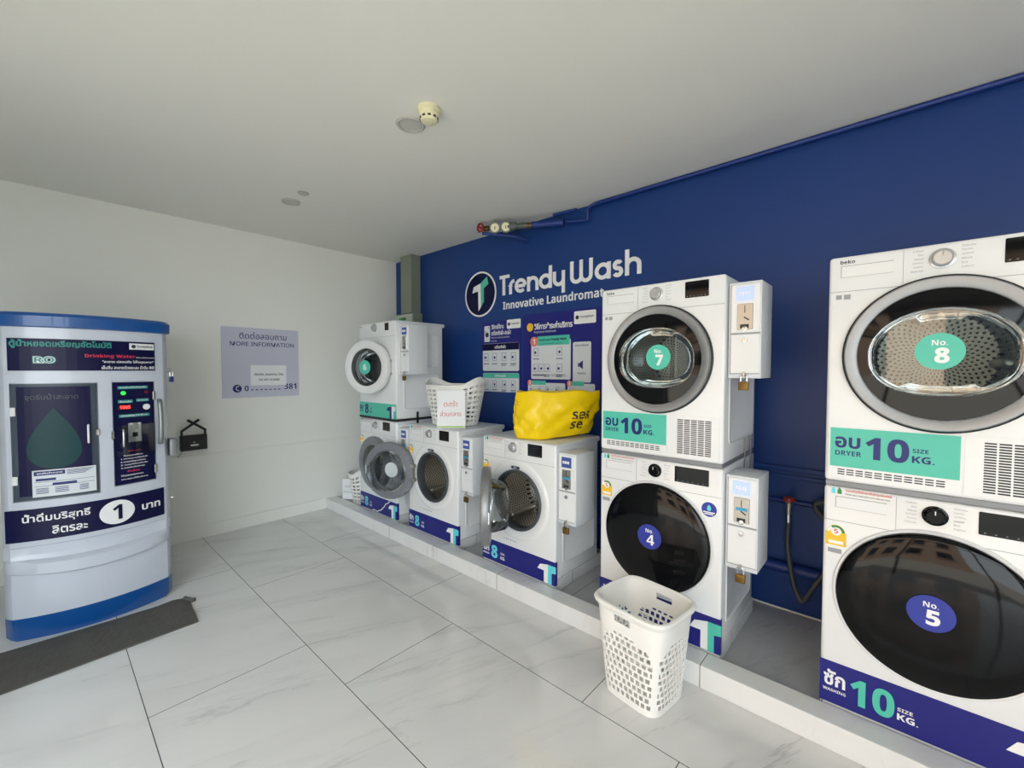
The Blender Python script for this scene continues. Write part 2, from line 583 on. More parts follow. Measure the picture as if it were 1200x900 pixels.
struct('window_1', bm, MT['silver'])

bm = BM(); box(bm, WX, RX, 1.902, 2.012, 0, .10, .004, 2); struct('trim_1', bm, MT['kerb'])
bm = BM(); box(bm, WX, RX, 2.012, WY, 0, .062); struct('trim_2', bm, MT['recess'])
bm = BM(); box(bm, WX, WX + .012, FRONT_Y, 1.902, 0, .105, .003); struct('baseboard_left', bm, MT['wallwhite'])
bm = BM(); box(bm, WX, WX + .004, FRONT_Y, 1.902, .0, .006); struct('trim_3', bm, MT['grime'])
bm = BM()
box(bm, WX, WX + .013, FRONT_Y, WY, .674, .692, .003)
box(bm, WX, WX + .005, FRONT_Y, WY, .698, .703, .001)
struct('trim_4', bm, MT['wallwhite'])
bm = BM()
box(bm, WX, RX, WY - .022, WY, .835, .862, .005)
box(bm, WX, RX, WY - .010, WY, .793, .815, .003)
struct('trim_5', bm, MT['wallblue'])
bm = BM()
box(bm, WX, RX, WY - .007, WY, .062, .070, .001)
struct('baseboard_back', bm, MT['wallwhite'])

MX = {'w1': -3.460, 'w2': -2.667, 'w3': -1.793, 'w4': -.880, 'w5': .0995}
FY = 2.02
for i, (k, dd) in enumerate((('w1', .50), ('w2', .50), ('w3', .50), ('w4', .56), ('w5', .56))):
    bm = BM(); box(bm, MX[k] - .306, MX[k] + .306, FY + .002, FY + dd + .03, .062, .135, .003)
    struct('trim_%d' % (6 + i), bm, MT['tile'])

# street outside the open shopfront
bm = BM(); box(bm, -30, 30, -26, FRONT_Y - .2, -.3, -.12); struct('ground', bm, MT['concrete'])
bm = BM()
box(bm, -14, 3, -11.4, -11, -.12, 9.5)
for i in range(7):
    for j in range(3):
        x = -13 + i * 2.3
        box(bm, x, x + 1.2, -11.02, -10.94, 1.0 + j * 3.2, 2.7 + j * 3.2, mi=1)
        box(bm, x - .1, x + 1.3, -11.0, -10.8, .85 + j * 3.2, .98 + j * 3.2)
struct('building_wall', bm, [MT['brickfacade'], MT['winglass']])

# ------------------------------------------------------------------ machines
W, HW, HD = .615, .81, .842
ZW, ZD = .135, .965

def shell(bm, D, H, bev=.012, lower=0.0):
    box(bm, -W / 2, W / 2, 0, D, 0, H - lower, bev, 3)
    # pressed panels on the right-hand side
    for z0, z1 in ((.08, H * .47), (H * .53, H - .10)):
        b = bmesh.new()
        pts = rrect(.07, D - .05, z0, z1, .03, 4)
        pin = rrect(.082, D - .062, z0 + .012, z1 - .012, .022, 4)
        n = len(pts)
        o1 = [b.verts.new((W / 2 - .0005, y, z)) for y, z in pts]
        o2 = [b.verts.new((W / 2 + .004, y, z)) for y, z in [(p[0] * .6 + q[0] * .4, p[1] * .6 + q[1] * .4) for p, q in zip(pts, pin)]]
        o3 = [b.verts.new((W / 2 + .0005, y, z)) for y, z in pin]
        for r0, r1 in ((o1, o2), (o2, o3)):
            for i in range(n):
                b.faces.new((r0[i], r0[(i + 1) % n], r1[(i + 1) % n], r1[i]))
        b.faces.new(o3)
        merge(bm, b)

def knob(t, x, z, r=.027, m='knob', dark=False):
    bm = BM()
    lathe(bm, [(r * 1.22, -.0008), (r * 1.22, -.004), (r, -.006), (r * .93, -.022), (r * .8, -.025), (0, -.025)], (x, 0, z), n=36)
    k = obj('program_knob', bm, MT[m], t, smooth=True)
    bm = BM(); box(bm, x - .0015, x + .0015, -.0258, -.0248, z + r * .3, z + r * .78)
    obj('knob_mark', bm, MT['ink' if dark else 'grey'], k)

def program_text(t, x, z, left=True):
    bm = BM()
    names = ('Cotton', 'Eco', 'Mixed', 'Synthetic', 'Express', 'Delicate')
    for i, s in enumerate(names):
        text(bm, s, x - .045, z + .034 - i * .0135, -.0012, h=.0065, al='r', bold=0)
        text(bm, names[-1 - i], x + .045, z + .034 - i * .0135, -.0012, h=.0065, al='l', bold=0)
    obj('program_list', bm, MT['grey'], t)

def tee_icon(t, par, x0, z0, h, w, y, c1, c2, side=True):
    """the folded T emblem printed at the right end of a label"""
    bm = BM()
    plate(bm, [(x0, z0 + h * .62), (x0 + w * .16, z0 + h * .9), (x0 + w * .58, z0 + h), (x0 + w * .58, z0), (x0 + w * .36, z0), (x0 + w * .36, z0 + h * .62)], y - .0006, y)
    e = obj('emblem_light', bm, MT[c1], par)
    bm = BM()
    plate(bm, [(x0 + w * .58, z0 + h), (x0 + w, z0 + h), (x0 + w, z0 + h * .64), (x0 + w * .78, z0 + h * .6), (x0 + w * .78, z0), (x0 + w * .58, z0)], y - .0006, y)
    obj('emblem_accent', bm, MT[c2], par)

def soap_label(t, x, z, w):
    bm = BM()
    for dx, m in ((0, 0), (.018, 1)):
        b = [(x + dx, z - .011), (x + dx + .013, z - .011), (x + dx + .013, z + .003), (x + dx + .009, z + .009), (x + dx + .009, z + .013), (x + dx + .004, z + .013), (x + dx + .004, z + .009), (x + dx, z + .003)]
        plate(bm, b, -.0012, -.0002, m)
    o = obj('soap_notice', bm, [MT['cyan'], MT['green']], t)
    textobj('notice_text', [('โปรดเทน้ำยาซักผ้าและปรับผ้านุ่มลงในช่องนี้', x + .042, z + .005, dict(w=w, h=.013, al='l', bold=.015))], MT['red'], o, -.0012)
    textobj('notice_subtext', [('Please pour detergent and softener here', x + .042, z - .009, dict(w=w * .97, h=.008, al='l', bold=.01))], MT['darkink'], o, -.0012)

def energy_label(t, x, z, w=.062, h=.082):
    bm = BM()
    pts = [(x - w / 2, z - h * .5), (x + w / 2, z - h * .5), (x + w / 2, z + h * .12)]
    for k in range(9):
        a = PI * k / 8
        pts.append((x + w * .45 * math.cos(a), z + h * .12 + w * .45 * math.sin(a)))
    pts.append((x - w / 2, z + h * .12))
    plate(bm, pts, -.0012, -.0002)
    e = obj('energy_label', bm, MT['yellow'], t)
    bm = BM()
    for k in range(10):
        a0, a1 = PI * (k / 10), PI * ((k + 1) / 10)
        q = []
        for rr, a in ((.43, a0), (.43, a1), (.30, a1), (.30, a0)):
            q.append((x + w * rr * math.cos(a), z + h * .12 + w * rr * math.sin(a)))
        plate(bm, q, -.0018, -.0012, 0 if k < 7 else 1)
    obj('label_arc', bm, [MT['green'], MT['ink']], e)
    bm = BM()
    disc(bm, x, z + h * .16, w * .25, -.0018, -.0012, 24)
    box(bm, x - w * .36, x + w * .36, -.0016, -.0011, z - h * .42, z - h * .28)
    obj('label_panel', bm, MT['ink'], e)
    textobj('label_number', [('5', x, z + h * .17, dict(h=w * .3, bold=.03))], MT['red'], e, -.0021)

def washer_label(t, top, size, wide10=False):
    """navy strip with the wash size along the foot of a washer"""
    bm = BM()
    zb = -.030
    box(bm, -W / 2 - .0006, W / 2 + .0006, -.0016, -.0002, zb, top)
    box(bm, W / 2 + .0002, W / 2 + .0014, -.0016, .018, zb, top)
    s = obj('size_label', bm, MT['navy'], t)
    hh = top - zb
    cz = (top + zb) / 2
    y = -.0028
    if wide10:
        textobj('label_text', [('ซัก', -.262, cz + .018, dict(w=.066, h=.062, bold=.03)), ('WASHING', -.262, cz - .030, dict(w=.07, h=.011, bold=.02)),
                               ('SIZE', -.062, cz - .003, dict(w=.040, h=.013, bold=.02)), ('KG.', -.055, cz - .029, dict(w=.055, h=.024, bold=.04))], MT['ink'], s, y)
        textobj('label_number', [('10', -.152, cz - .002, dict(w=.125, h=.10, bold=.05))], MT['teal'], s, y)
    else:
        textobj('label_text', [('ซัก', -.272, cz + .012, dict(w=.055, h=.050, bold=.03)), ('WASHING', -.272, cz - .030, dict(w=.056, h=.011, bold=.02)),
                               ('SIZE', -.120, cz - .002, dict(w=.034, h=.013, bold=.02)), ('KG.', -.118, cz - .030, dict(w=.042, h=.02, bold=.04))], MT['ink'], s, y)
        textobj('label_number', [('8', -.195, cz - .004, dict(w=.058, h=.086, bold=.06))], MT['cyan'], s, y)
    tee_icon(t, s, W / 2 - .135, zb + .002, hh - .028, .14, -.0022, 'ink', 'cyan' if not wide10 else 'teal')

def drum(t, cx, cz, r=.215, depth=.36, mat_='drum'):
    bm = BM()
    lathe(bm, [(r * .86, .035), (r, .06), (r, depth - .03), (r - .02, depth), (r * .3, depth + .012), (0, depth + .012)], (0, 0, 0), n=56)
    d = obj('drum', bm, MT[mat_], t, loc=(cx, 0, cz), smooth=True)
    for k in range(3):
        a = R(100 + 120 * k)
        bm = BM()
        b = bmesh.new()
        box(b, -.016, .016, .07, depth - .04, r - .05, r + .002, .013, 3)
        merge(bm, b, 0, Matrix.Rotation(a, 4, 'Y'))
        obj('drum_lifter', bm, MT['steel'], d, smooth=True)
    return d

def control_front(t, H, dry, dx=.18, dwid=.105, knobx=-.012, big=False, dark_knob=False, dispz=None):
    """drawer, knob, display and seam of a fascia; H is the height of the machine"""
    zc = H - .052
    bm = BM()
    # seam line below the fascia
    box(bm, -W / 2 + .004, W / 2 - .004, -.0006, .001, H - .131, H - .129)
    obj('fascia_seam', bm, MT['grey'], t)
    bm = BM()
    rplate(bm, -.272, -.125, H - .078, H - .036, .004, -.0008, .001)
    dr = obj('drawer', bm, MT['white'], t)
    bm = BM()
    for q in ((-.272, -.125, H - .038, H - .036), (-.272, -.270, H - .078, H - .036), (-.272, -.125, H - .0785, H - .0775)):
        box(bm, q[0], q[1], -.0013, -.0005, q[2], q[3])
    obj('drawer_grip', bm, MT['grey'], dr)
    bm = BM()
    box(bm, -.101, -.0998, -.0012, -.0002, H - .125, H - .006)
    obj('drawer_gap', bm, MT['grey'], t)
    knob(t, knobx, zc, .027, 'black' if dark_knob else 'knob', dark_knob)
    program_text(t, knobx, zc)
    zz = zc if dispz is None else dispz
    bm = BM()
    rplate(bm, dx - dwid / 2, dx + dwid / 2, zz - .037, zz + .037, .003, -.0022, .001)
    d = obj('display', bm, MT['display'], t)
    bm = BM()
    for i in range(6):
        box(bm, dx - dwid * .42 + i * dwid * .15, dx - dwid * .42 + i * dwid * .15 + .004, -.0028, -.002, zz - .031, zz - .029)
    obj('display_marks', bm, MT['grey'], d)

def number_disc(door, cx, cz, r, y, num, m, no=True):
    bm = BM()
    disc(bm, cx, cz, r, y - .001, y)
    obj('number_sticker', bm, MT[m], door)
    it = []
    if no: it.append(('No.', cx, cz + r * .48, dict(h=r * .30, bold=.03)))
    it.append((num, cx + (.006 if no else 0), cz - r * (.22 if no else 0), dict(h=r * .85, bold=.06)))
    textobj('number_text', it, MT['ink'], door, y - .0018)

def big_dryer(key, num, label):
    D = .545
    t = thing('tumble_dryer', label, 'dryer', (MX[key], FY, ZD), group='tumble dryers stacked on washers')
    bm = BM(); shell(bm, D, HD)
    body = obj('body', bm, MT['white'], t, smooth=True)
    cz = .472
    boolean(body, [cyl_cutter(0, cz, .200, -.05, .46, wide=.02)])
    # dark liner and drum seen through the window
    drum(t, 0, cz, .235 - .04, .40)
    control_front(t, HD, True, dx=.185, dwid=.105, knobx=-.005)
    textobj('brand_lettering', [('beko', -.253, HD - .022, dict(h=.014, bold=.03))], MT['darkink'], t, -.0012)
    bm = BM()
    box(bm, -.285, -.268, -.0012, -.0004, HD - .158, HD - .142)
    box(bm, -.262, -.242, -.0012, -.0004, HD - .160, HD - .142)
    obj('care_mark', bm, MT['grey'], t)
    # door: silver ring, black glass, bowl window
    bm = BM()
    lathe(bm, [(.252, .0), (.256, -.006), (.2555, -.026), (.252, -.031), (.223, -.0305), (.218, -.027), (.217, 0), (.252, .0)], (0, 0, cz), n=72)
    door = obj('door', bm, MT['silver'], t, smooth=True)
    bm = BM(); lathe(bm, [(.258, .0012), (.2625, -.002), (.2625, -.012), (.256, -.016)], (0, 0, cz), n=72)
    obj('door_shadow_gap', bm, MT['dark'], door, smooth=True)
    def win(sc, n=64, flat=True):
        pts = []
        for k in range(n):
            a = 2 * PI * k / n
            c, s = math.cos(a), math.sin(a)
            x = .188 * sc * math.copysign(abs(c) ** (.98 if s > 0 else .86), c)
            z = (.150 if s > 0 else .143) * sc * math.copysign(abs(s) ** (.98 if s > 0 else .76), s)
            pts.append((x, z + cz + .004))
        return pts
    n = 64
    bm = BM()
    o1 = [bm.verts.new((.217 * math.cos(2 * PI * k / n), -.024, cz + .217 * math.sin(2 * PI * k / n))) for k in range(n)]
    i1 = [bm.verts.new((x, -.028, z)) for x, z in win(1.0)]
    i2 = [bm.verts.new((x, .012, z)) for x, z in win(.985)]
    for k in range(n):
        bm.faces.new((o1[k], o1[(k + 1) % n], i1[(k + 1) % n], i1[k]))
        bm.faces.new((i1[k], i1[(k + 1) % n], i2[(k + 1) % n], i2[k]))
    obj('door_glass', bm, MT['black'], door, smooth=True)
    bm = BM()
    rings = []
    for sc, y in ((.985, -.026), (.955, -.018), (.93, .02), (.90, .055), (.70, .085), (.4, .10), (.001, .105)):
        rings.append([bm.verts.new((x, y, z)) for x, z in win(sc)])
    for a, b in zip(rings, rings[1:]):
        for k in range(n):
            bm.faces.new((a[k], a[(k + 1) % n], b[(k + 1) % n], b[k]))
    obj('window_bowl', bm, MT['glass'], door, smooth=True)
    bm = BM()
    pw = win(.945)
    pi_ = win(1.0)
    for k in range(n):
        q = [pw[k], pw[(k + 1) % n], pi_[(k + 1) % n], pi_[k]]
        vs = [bm.verts.new((q[j][0], -.0295 if j > 1 else -.027, q[j][1])) for j in range(4)]
        bm.faces.new(vs)
    obj('window_rim', bm, MT['clear'], door, smooth=True)
    bm = BM()
    plate(bm, win(.95), -.0268, -.0262)
    obj('window_pane', bm, MT['glass'], door)
    number_disc(door, -.006 if num == '8' else .018, cz + .01, .060, -.0275, num, 'teal')
    # kick plate: teal size label, grille of slots
    bm = BM()
    rplate(bm, -.296, .055, .012, .208, .006, -.0015, .001)
    kp = obj('filter_flap', bm, MT['white'], t)
    bm = BM()
    for i in range(11):
        for j in range(3):
            x = -.268 + i * .0265
            box(bm, x, x + .021, -.0022, -.0012, .0285 + j * .0085, .0325 + j * .0085)
    obj('flap_slots', bm, MT['dark'], kp)
    bm = BM(); box(bm, -.292, .052, -.0026, -.0014, .058, .204)
    s = obj('size_label', bm, MT['teal'], t)
    textobj('label_text', [('อบ', -.240, .150, dict(w=.074, h=.042, bold=.03)), ('DRYER', -.238, .110, dict(w=.076, h=.018, bold=.03)),
                           ('10', -.130, .136, dict(w=.118, h=.082, bold=.05)), ('SIZE', -.043, .142, dict(w=.040, h=.014, bold=.02)),
                           ('KG.', -.036, .112, dict(w=.056, h=.024, bold=.04))], MT['navyink'], s, -.0034)
    bm = BM()
    rplate(bm, .062, .290, .012, .208, .006, -.0015, .001)
    g = obj('vent_grille', bm, MT['white'], t)
    bm = BM()
    for i in range(5):
        for j in range(19):
            x = .104 + i * .0315
            z = .028 + j * .0087
            box(bm, x, x + .0265, -.0022, -.0012, z, z + .0048)
    obj('vent_slots', bm, MT['dark'], g)
    bm = BM(); rplate(bm, .070, .088, .095, .140, .003, -.0022, -.001)
    obj('vent_latch', bm, MT['white'], g)
    # stacking seal and straps
    bm = BM(); box(bm, -W / 2 + .004, W / 2 - .004, .004, D - .01, -.0175, .0005)
    obj('stacking_seal', bm, MT['greyring'], t)
    for yy in (.33, .44):
        bm = BM(); box(bm, W / 2 + .0045, W / 2 + .0065, yy, yy + .012, -.09, .085)
        obj('stacking_strap', bm, MT['steel'], t)
    return t

def washer_body(t, D, hole=None):
    bm = BM()
    shell(bm, D, HW, lower=.004 if hole else 0)
    body = obj('body', bm, MT['white'], t, smooth=True)
    if hole:
        boolean(body, [cyl_cutter(hole[0], hole[1], hole[2], -.05, .43, wide=.055)])
    return body

def big_washer(key, num, label):
    D = .55
    t = thing('washing_machine', label, 'washing machine', (MX[key], FY, ZW), group='washing machines along the blue wall')
    washer_body(t, D)
    cz = .430
    bm = BM()
    lathe(bm, [(.268, .0005), (.276, -.002), (.272, -.008), (.262, -.006)], (0, 0, cz), n=72)
    obj('door_surround', bm, MT['white'], t, smooth=True)
    bm = BM()
    lathe(bm, [(.259, .0), (.262, -.010), (.258, -.019), (.245, -.025), (.20, -.034), (.13, -.041), (.06, -.044), (0, -.045)], (0, 0, cz), n=80)
    door = obj('door', bm, MT['black'], t, smooth=True)
    bm = BM(); lathe(bm, [(.2625, -.008), (.2645, -.012), (.2615, -.017)], (0, 0, cz), n=72)
    obj('door_rim', bm, MT['dark'], door, smooth=True)
    number_disc(door, -.008, cz + .010, .060, -.0462, num, 'discblue')
    control_front(t, HW, False, dx=.172 if num == '4' else .175, dwid=.155, knobx=-.003, dark_knob=True, dispz=HW - .051)
    soap_label(t, -.285, HW - .016, .13)
    energy_label(t, -.268, HW - .185)
    bm = BM(); box(bm, -.292, -.25, -.0012, -.0004, HW - .255, HW - .238)
    obj('care_mark', bm, MT['grey'], t)
    if num == '4':
        bm = BM(); disc(bm, .252, HW - .19, .033, -.0014, -.0002)
        b = obj('round_badge', bm, MT['discblue'], t)
        bm = BM()
        plate(bm, [(.252 + .011 * math.sin(2 * PI * k / 20) * math.sin(PI * k / 20) ** .8, HW - .182 + .014 * math.cos(2 * PI * k / 20)) for k in range(20)], -.0022, -.0012)
        obj('badge_drop', bm, MT['cyan'], b)
        bm = BM()
        for q in range(2): box(bm, .252 - .025 + .006 * q, .252 + .025 - .006 * q, -.0022, -.0012, HW - .205 - .008 * q, HW - .200 - .008 * q)
        obj('badge_print', bm, MT['ink'], b)
    washer_label(t, .132, 10, True)
    return t

def ring_door(name, parent, hinge, ang, hinge_side, outer, inner, num=None, numm='discblue', white=False, sticker_back=False, rad=.235):
    """a swung-open porthole door. Built with its hinge at the origin; outer face towards -y."""
    s = 1 if hinge_side == 'left' else -1
    cx = s * rad
    c = (cx, 0, 0)
    bm = BM()
    lathe(bm, [(.232, .004), (.235, -.004), (.235, -.032), (.228, -.042), (.200, -.046), (.168, -.040), (.160, -.034)], c, n=64)
    door = obj(name, bm, MT[outer], parent, loc=hinge, smooth=True)
    door.rotation_euler = (0, 0, ang)
    bm = BM()
    lathe(bm, [(.233, .003), (.231, .008), (.205, .012), (.172, .012), (.165, .004), (.165, -.034)], c, n=64)
    obj('inner_ring', bm, MT[inner], door, smooth=True)
    bm = BM()
    lathe(bm, [(.164, -.036), (.155, -.040), (.08, -.048), (0, -.050)], c, n=48)
    obj('outer_glass', bm, MT['smoke'], door, smooth=True)
    bm = BM()
    lathe(bm, [(.166, .006), (.160, .014), (.150, .060), (.142, .098), (.128, .114), (.06, .122), (0, .123)], c, n=56)
    obj('glass_bowl', bm, MT['clear'], door, smooth=True)
    bm = BM()
    lathe(bm, [(.171, .010), (.171, .0155), (.161, .0165), (.160, .009)], c, n=56)
    obj('bowl_clamp', bm, MT['chrome' if not white else 'gasket'], door, smooth=True)
    bm = BM()
    box(bm, cx + s * .215, cx + s * .237, .000, .012, -.035, .035, .003)
    obj('door_catch', bm, MT['plastic' if white else 'chrome'], door)
    if num:
        number_disc(door, cx, 0, .060, -.052, num, numm, no=False)
    elif sticker_back:
        bm = BM(); disc(bm, cx, 0, .062, -.036, -.034)
        obj('number_sticker', bm, MT['ink'], door)
    for dz in (-.055, .055):
        bm = BM()
        box(bm, -.006 if s > 0 else -.03, .03 if s > 0 else .006, .004, .014, dz - .012, dz + .012, .003)
        obj('hinge', bm, MT['steel'], door)
    return door

def small_washer(key, label, door_deg=None):
    D = .475
    t = thing('washing_machine', label, 'washing machine', (MX[key], FY, ZW), group='washing machines along the blue wall')
    cz = .425
    cx = .006
    washer_body(t, D, (cx, cz, .186))
    bm = BM()
    box(bm, -W / 2 - .001, W / 2 + .001, .004, D + .022, HW - .034, HW, .008, 3)
    obj('top_panel', bm, MT['white_side'], t, smooth=True)
    # raised ring round the porthole
    bm = BM()
    lathe(bm, [(.256, .0008), (.246, -.007), (.236, -.010), (.200, -.004), (.192, .001)], (cx, 0, cz), n=72)
    obj('porthole_surround', bm, MT['white'], t, smooth=True)
    bm = BM()
    lathe(bm, [(.196, .004), (.194, -.010), (.187, -.015), (.177, -.010), (.172, .006), (.172, .035), (.182, .060)], (cx, 0, cz), n=64)
    obj('gasket', bm, MT['gasket'], t, smooth=True)
    drum(t, cx, cz, .215, .36, 'drumbright')
    control_front(t, HW, False, dx=.15, dwid=.112, knobx=-.026)
    soap_label(t, -.285, HW - .016, .12)
    energy_label(t, -.275, HW - .195, .055, .075)
    bm = BM(); rplate(bm, -.035, .030, HW - .185, HW - .168, .003, -.012, -.002)
    b = obj('size_badge', bm, MT['slate'], t)
    textobj('badge_text', [('8 kg', -.002, HW - .1765, dict(h=.011, bold=.03))], MT['ink'], b, -.0128)
    bm = BM(); box(bm, .208, .226, -.003, .001, cz - .015, cz + .012, .002)
    obj('door_lock', bm, MT['dark'], t)
    bm = BM()
    for q in range(6): box(bm, -.11 + q * .019, -.103 + q * .019 + .003 * (q % 2), -.0012, -.0002, .149, .157)
    obj('program_marks', bm, MT['grey'], t)
    washer_label(t, .112, 8)
    if key == 'w1':
        bm = BM()
        tp_ = [(-.085, -.027), (-.045, -.021), (-.01, -.026), (.03, -.010), (.055, -.002), (.085, .022), (.11, .040), (.135, .070), (.165, .082), (.20, .106)]
        for q in range(len(tp_) - 1):
            a, b = tp_[q], tp_[q + 1]
            j = .004 if q % 2 else .008
            plate(bm, [(a[0], a[1]), (b[0], b[1]), (b[0] - .003, b[1] + .012 - j * .5), (a[0] - .004, a[1] + j)], -.0034, -.0018)
        obj('torn_strip', bm, MT['ink'], t)
    if door_deg is None:
        dd = ring_door('door', t, (cx - .235, -.018, cz), 0.0, 'left', 'greyring', 'greyring', sticker_back=False)
    else:
        dd = ring_door('door', t, (cx - .216, -.022, cz), R(-door_deg), 'left', 'silver', 'greyring', sticker_back=True)
    bm = BM()
    for dz in (-.055, .055):
        box(bm, cx - .245, cx - .20, -.020, .000, cz + dz - .014, cz + dz + .014, .003)
    box(bm, cx - .236, cx - .212, -.016, .001, cz - .075, cz + .075, .003)
    obj('hinge_plate', bm, MT['steel'], t)
    return t

def small_dryer(label):
    D = .50
    t = thing('tumble_dryer', label, 'dryer', (MX['w1'], FY, ZD), group='tumble dryers stacked on washers')
    bm = BM(); shell(bm, D, HD)
    body = obj('body', bm, MT['white'], t, smooth=True)
    cz = .445
    boolean(body, [cyl_cutter(0, cz, .185, -.05, .44, wide=.03)])
    bm = BM(); box(bm, -W / 2 - .001, W / 2 + .001, .004, D + .022, HD - .030, HD + .002, .008, 3)
    obj('top_panel', bm, MT['white_side'], t, smooth=True)
    bm = BM(); lathe(bm, [(.215, .002), (.212, -.008), (.19, -.012), (.182, .0), (.182, .05)], (0, 0, cz), n=64)
    obj('porthole_frame', bm, MT['dark'], t, smooth=True)
    drum(t, 0, cz, .20, .38)
    bm = BM(); box(bm, -W / 2 + .004, W / 2 - .004, -.0006, .001, HD - .131, HD - .129)
    obj('fascia_seam', bm, MT['grey'], t)
    textobj('brand_lettering', [('beko', -.27, HD - .022, dict(h=.014, bold=.03))], MT['darkink'], t, -.0012)
    knob(t, -.025, HD - .045, .030)
    bm = BM(); rplate(bm, .142, .20, HD - .078, HD - .014, .003, -.0022, .001)
    obj('display', bm, MT['display'], t)
    ring_door('door', t, (.250, -.010, cz), R(20), 'right', 'plastic', 'plastic', num='6', numm='teal', white=True)
    bm = BM()
    box(bm, -W / 2 - .0006, W / 2 + .0006, -.0016, -.0002, .002, .128)
    s = obj('size_label', bm, MT['teal'], t)
    textobj('label_text', [('อบ', -.268, .078, dict(w=.06, h=.04, bold=.03)), ('DRYER', -.268, .044, dict(w=.06, h=.014, bold=.02)),
                           ('8', -.175, .068, dict(w=.062, h=.086, bold=.06)), ('SIZE', -.10, .072, dict(w=.034, h=.013, bold=.02)),
                           ('KG.', -.098, .044, dict(w=.042, h=.02, bold=.04))], MT['navyink'], s, -.0028)
    tee_icon(t, s, W / 2 - .15, .004, .105, .14, -.0022, 'navyink', 'ink')
    bm = BM(); box(bm, -W / 2 + .002, W / 2 + .002, -.004, D + .01, -.0175, .0005, .003)
    obj('stacking_seal', bm, MT['dark'], t)
    bm = BM(); box(bm, W / 2 + .0045, W / 2 + .0085, .20, .222, -.085, .055)
    obj('stacking_strap', bm, MT['dark'], t)
    return t

small_washer('w1', 'white washing machine with closed grey door, under the small stacked dryer in the corner')
small_washer('w2', 'white washing machine with its porthole door swung wide open, below the signed basket', 157)
small_washer('w3', 'white washing machine with its door half open, under the yellow bag', 47)
big_washer('w4', '4', 'large white washing machine with black round door marked No. 4')
big_washer('w5', '5', 'large white washing machine with black round door marked No. 5')
small_dryer('small white tumble dryer with white ring door ajar, numbered 6, in the corner')
big_dryer('w4', '7', 'white tumble dryer with silver ring door marked No. 7, above washer No. 4')
big_dryer('w5', '8', 'white tumble dryer with silver ring door marked No. 8, above washer No. 5')

# ------------------------------------------------------------------ coin boxes with padlocks
def coin_box(x, y, z, where, lit=False, blue=True):
    w, d, h = .128, .19, .415
    t = thing('coin_box', 'white metal coin box fixed to the side of ' + where, 'coin box', (x, y, z), group='coin boxes on the machines')
    bm = BM(); box(bm, 0, w, 0, d, 0, h, .003, 2)
    obj('case', bm, MT['white_side'], t, smooth=True)
    bm = BM(); box(bm, .010, w - .006, -.0035, .001, h * .475, h - .012, .0015, 1)
    u = obj('upper_door', bm, MT['white'], t)
    bm = BM(); box(bm, .010, w - .006, -.0035, .001, .022, h * .455, .0015, 1)
    l = obj('cash_door', bm, MT['white'], t)
    bm = BM(); box(bm, .008, w - .004, -.0008, .0005, h * .457, h * .473); 
    box(bm, .0065, .0095, -.0012, .0005, .02, h - .010); box(bm, .008, w - .004, -.0012, .0005, .018, .0215)
    obj('door_gap', bm, MT['grey'], t)
    bm = BM(); box(bm, .030, w - .030, -.006, -.002, h - .082, h - .022, .001, 1)
    s = obj('lcd_screen', bm, MT['lcdlit' if lit else 'lcd'], u)
    bm = BM()
    for k in range(4):
        box(bm, .040 + k * .012, .048 + k * .012, -.0066, -.0058, h - .060, h - .044)
    obj('lcd_digits', bm, MT['ink'], u)
    bm = BM(); box(bm, .034, w - .032, -.007, -.002, h - .205, h - .094, .002, 1)
    disc(bm, (.034 + w - .032) / 2, h - .118, .016, -.0088, -.006, 24)
    obj('coin_acceptor', bm, MT['steel'], u)
    bm = BM()
    cx = (.034 + w - .032) / 2
    box(bm, cx - .0015, cx + .0015, -.0095, -.006, h - .134, h - .102)
    box(bm, cx - .018, cx + .016, -.0085, -.006, h - .200, h - .183)
    plate(bm, [(cx - .002, h - .150), (cx + .018, h - .163), (cx + .016, h - .168), (cx - .005, h - .154)], -.0085, -.006)
    obj('coin_slot', bm, MT['darkink'], u)
    if blue:
        bm = BM(); box(bm, cx - .022, cx + .022, -.0098, -.007, h - .150, h - .137)
        obj('coin_sticker', bm, mat('blue_sticker', '3fa3cf', 0.4) if 'blue_sticker' not in bpy.data.materials else bpy.data.materials['blue_sticker'], u)
    for par, zz in ((u, h * .475 + .016), (l, h * .455 - .026)):
        bm = BM(); lathe(bm, [(.011, -.003), (.010, -.010), (.004, -.0105), (.004, -.008), (0, -.008)], (cx, 0, zz), n=20)
        obj('lock_cylinder', bm, MT['chrome'], par, smooth=True)
    bm = BM(); box(bm, cx - .004, cx + .004, -.012, 0, .008, .028, .001, 1)
    obj('hasp', bm, MT['steel'], t)
    # padlock hanging from the hasp
    p = thing('padlock', 'brass padlock hanging under the coin box of ' + where, 'padlock', (x + cx, y - .008, z - .052), group='padlocks under the coin boxes')
    bm = BM(); box(bm, -.020, .020, -.008, .008, 0, .038, .004, 2)
    obj('lock_body', bm, MT['brass'], p, smooth=True)
    bm = BM(); tube(bm, [(-.012, 0, .036), (-.012, 0, .058)] + [(-.012 * math.cos(PI * k / 6), 0, .058 + .012 * math.sin(PI * k / 6)) for k in range(1, 6)] + [(.012, 0, .058), (.012, 0, .036)], .003, 8)
    obj('shackle', bm, MT['chrome'], p, smooth=True)

E_ = W / 2 + .0075
coin_box(MX['w1'] + E_, 2.06, 1.350, 'dryer No. 6', blue=False)
coin_box(MX['w1'] + E_, 2.045, .485, 'the corner washer')
coin_box(MX['w2'] + E_, 2.040, .490, 'the washer below the signed basket')
coin_box(MX['w3'] + E_, 2.030, .490, 'the washer under the yellow bag')
coin_box(MX['w4'] + E_, 2.045, .508, 'washer No. 4', lit=True)
coin_box(MX['w4'] + E_, 2.045, 1.350, 'dryer No. 7', lit=True, blue=False)

